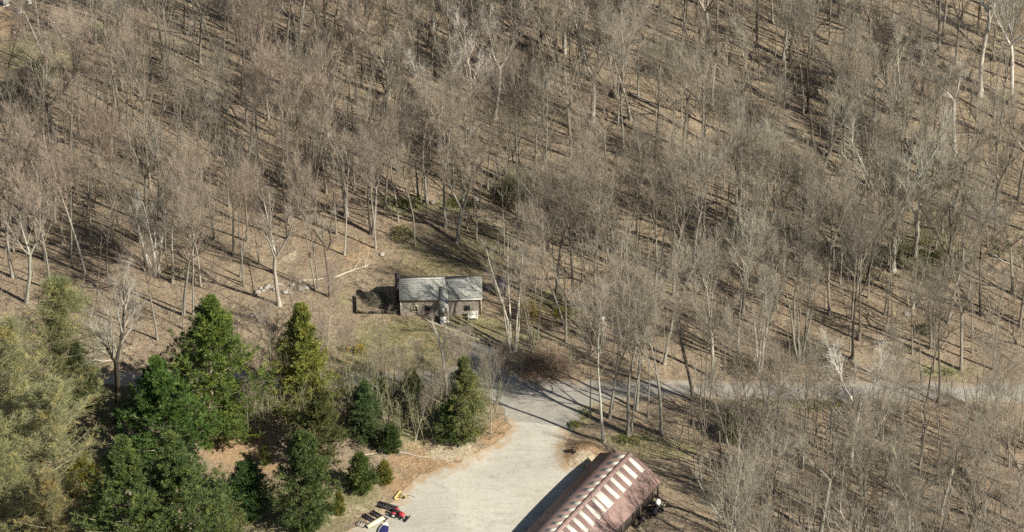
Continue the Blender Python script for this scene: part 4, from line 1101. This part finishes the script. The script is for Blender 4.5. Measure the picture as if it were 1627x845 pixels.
ckind('feather2', 8, 20, Rm=4.8, base=.04, step=.75, per=7, nb=8, bl=.6, bw=.034, shape=.5, tipup=.16, droop=.0, sec=8, irr=.8, cl=3, sec0=.35)
TB = (.15, .11, .085); PT = (.33, .28, .20)
def con(name, k, px, py, H, wpx, col, label, bark=TB, group=None, cat='tree'):
    """px,py = base pixel; H metres; wpx = crown width in photo pixels"""
    a, b_, H0, R0 = CON[k]; w = G(px, py); sz = H / H0; sx = wpx * MPP / 2 / R0
    return plant(name, tuple(w), a, b_, rgt.uniform(0, 6.28), (sx, sx, sz), bark, col, label, cat, group)
DG = (.074, .138, .036); MG = (.115, .17, .042); YG = (.165, .19, .045); OL = (.235, .255, .125); OL2 = (.27, .285, .155); DK = (.052, .085, .024); OB = (.16, .17, .04)
con('pine_tree', 'pine1', 335, 695, 23.5, 235, MG, 'tallest bright green pine left of the two tone spruce', PT)
con('pine_tree', 'pine2', 262, 760, 21.0, 215, DG, 'dark green pine leaning against the tallest pine on its lower left', PT)
con('pine_tree', 'pine2', 290, 890, 21.5, 212, (.095, .142, .05), 'broad blue-green pine at the bottom left of centre', PT)
con('pine_tree', 'pine1', 205, 915, 22.5, 225, (.10, .148, .05), 'blue-green pine at the bottom left with its top beside the olive bush', PT)
con('pine_tree', 'pine2', 360, 690, 9.0, 125, MG, 'low green pine skirt under the right side of the tallest pine', PT)
con('larch_tree', 'feather1', 92, 675, 25.5, 200, OL, 'tallest feathery olive tree at the left', PT)
con('larch_tree', 'feather2', 25, 735, 23.0, 200, OL2, 'feathery pale olive tree nearest the left edge', PT)
con('larch_tree', 'feather1', 70, 805, 20.0, 210, OL2, 'feathery olive tree in front of the tallest olive one', PT)
con('larch_tree', 'feather2', -5, 870, 21.5, 205, OL, 'feathery olive tree cut by the left edge near the bottom', PT)
con('larch_tree', 'feather2', 90, 910, 16.0, 140, (.26, .25, .13), 'feathery brownish olive tree at the bottom left corner', PT)
con('spruce_tree', 'spruce2', 127, 645, 10.5, 70, (.075, .11, .035), 'dark green small spruce in front of the feathery olive trees')
con('spruce_tree', 'spruce1', 484, 655, 18.0, 118, YG, 'tall two tone spruce with yellow-green top')
con('spruce_tree', 'pine2', 506, 736, 13.0, 125, (.11, .13, .05), 'wide dark spruce below the two tone spruce')
con('spruce_tree', 'spruce2', 488, 838, 16.0, 104, (.075, .115, .038), 'dark green spruce by the bottom grass left of the red tractor')
con('spruce_tree', 'spruce2', 393, 812, 8.4, 92, (.05, .10, .03), 'dark squat spruce right of the broad blue-green pine')
con('spruce_tree', 'spruce2', 352, 866, 8.0, 84, (.11, .135, .05), 'olive green spruce at the bottom beside the squat dark one')
con('spruce_tree', 'spruce1', 581, 692, 9.0, 74, (.06, .10, .036), 'very dark dense spruce in the middle of the thicket')
con('spruce_tree', 'spruce1', 737, 694, 13.5, 78, (.15, .175, .07), 'green spruce beside the gravel yard near the road junction')
con('spruce_tree', 'spruce2', 718, 697, 6.0, 70, DK, 'low dark spruce at the foot of the yard side spruce')
con('spruce_tree', 'small1', 574, 776, 5.8, 56, (.075, .11, .03), 'bushy young spruce left of the small upright one')
con('spruce_tree', 'small2', 611, 767, 3.6, 30, OB, 'small upright yellow-green spruce at the yard bank')
con('spruce_tree', 'small2', 421, 737, 2.9, 20, (.10, .125, .035), 'tiny spruce on the orange leaf patch')
con('spruce_tree', 'small2', 539, 814, 3.4, 24, OB, 'small yellow-green spruce beside the bottom dark spruce')
con('spruce_tree', 'small1', 621, 715, 4.0, 42, DK, 'dark young spruce behind the curved white birch trunk')
con('spruce_tree', 'small2', 655, 640, 5.5, 40, (.13, .155, .06), 'thin pale green young tree in the thicket left of the yard')
con('spruce_tree', 'small1', 600, 640, 5.0, 46, (.09, .12, .04), 'thin green young tree behind the very dark spruce')
con('spruce_tree', 'small1', 70, 132, 4.2, 44, (.12, .14, .04), 'small yellow-green spruce under the pale birches by the clearing')
con('spruce_tree', 'small2', 52, 165, 6.5, 58, (.045, .075, .03), 'small dark spruce under the birches by the clearing')
con('spruce_tree', 'small2', 35, 160, 2.0, 22, (.08, .11, .03), 'tiny green spruce left of the small dark one')
con('spruce_tree', 'small1', 1162, 700, 6.0, 40, (.16, .17, .09), 'pale olive young tree below the road right of the shed', TB)

def shrub(px, py, Rb, Hb, col, label, n=900, bl=.3, bw=.12, leafy=True, seed=1, cat='shrub', name='shrub'):
    T_, C_ = bush(seed, Rb, Hb, n, bl, bw, 10, leafy); w = G(px, py)
    return plant(name, tuple(w), T_.mesh('stems', 'bark', True), C_.mesh('crown', 'needle' if leafy else 'twig'), rgt.uniform(0, 6), 1, TB, col, label, cat, None, parts=('stems', 'crown'))
shrub(128, 775, 2.9, 5.6, (.17, .17, .035), 'rounded olive-yellow bush between the feathery trees and the pines', 5200, .34, .15, seed=21)
shrub(78, 840, 1.7, 4.5, (.20, .19, .05), 'narrow olive bush below the rounded one', 2200, .34, .14, seed=31)
shrub(815, 315, 2.4, 2.6, (.07, .075, .035), 'dark olive thicket bush on the slope above the outhouse', 2600, .35, .1, seed=22)
shrub(1270, 556, 1.1, 2.1, (.10, .15, .08), 'round blue-green shrub above the road on the right', 1100, .25, .11, seed=23)
shrub(840, 505, 1.6, 3.0, (.42, .35, .08), 'golden yellow shrub right of the pale tree clump', 900, .28, .08, seed=24)
shrub(572, 560, .8, 1.5, (.38, .32, .05), 'small yellow shrub in front of the shaded plot', 420, .22, .08, seed=25)
shrub(548, 556, .6, 1.0, (.36, .28, .06), 'smallest yellow shrub left of the other yellow one', 220, .2, .08, seed=26)
shrub(895, 500, 1.2, 1.1, (.20, .20, .04), 'low green-yellow shrub at the feet of two dark trunks', 600, .25, .1, seed=27)
shrub(868, 588, 3.3, 1.4, (.22, .145, .11), 'wide brown leafless brush mound beside the road junction', 3600, .5, .03, False, seed=28, cat='brush pile')
shrub(1180, 590, 2.0, 2.6, (.09, .095, .05), 'dark olive bush just above the road right of centre', 1300, .3, .08, seed=29)
shrub(1245, 585, 1.8, 2.2, (.20, .165, .11), 'brown leafless bush above the road beside the blue-green shrub', 1800, .45, .03, False, seed=30)
shrub(640, 375, 1.7, 1.2, (.12, .13, .05), 'low dark shrub above the cabin chimney', 900, .28, .09, seed=32)
shrub(1470, 525, 1.0, 1.2, (.08, .12, .05), 'small dark green shrub on the slope above the right part of the road', 500, .25, .1, seed=33)
shrub(912, 678, .7, .9, (.14, .17, .04), 'small green bush at the junction corner of the yard', 320, .22, .1, seed=34)
shrub(600, 480, 1.2, 1.7, (.14, .14, .11), 'grey tangled shrub in the shaded plot beside the chimney', 900, .4, .03, False, seed=35)
# white nest box on a pole
p = G(957, 545); e = empty('nest_box', tuple(p)); tag(e, 'white nest box on a thin pole above the road junction', 'nest box')
MB().tube([(0, 0, -.1), (0, 0, 3.7)], .05, 6).obj('pole', 'grey_paint', e)
b_ = MB().box((0, 0, 3.95), (.34, .32, .5)).obj('box', 'white_paint', e); MB().box((0, -.02, 4.24), (.46, .46, .05), rx=R(12)).obj('roof', 'white_paint', e)
# stump where the dark roots show by the bank
def stump(px, py, r, label):
    p = G(px, py); rg = np.random.RandomState(int(px)); P = grow(rg, np.zeros((9, 3)) + (0, 0, .15), np.stack([np.cos(np.arange(9) * .7), np.sin(np.arange(9) * .7), rg.uniform(-.2, .9, 9)], 1), rg.uniform(.5, 1.1, 9) * r * 3, 3, .3, -.05)
    mb = MB(); tubes(mb, P, np.full((9, 4), r * .3) * np.linspace(1, .3, 4), 5); mb.tube([(0, 0, -.1), (0, 0, .3), (0.02, 0, .5)], [r * 1.3, r, r * .9], 9)
    o = mb.obj('stump', 'bark'); o.location = p; o.color = (.09, .065, .05, 1); tag(o, label, 'stump')
stump(717, 706, .35, 'dark uprooted stump on the sandy bank by the yard'); stump(912, 716, .3, 'dark stump in the brown bank left of the shed'); stump(26, 50, .3, 'dark stump in the top left corner clearing')
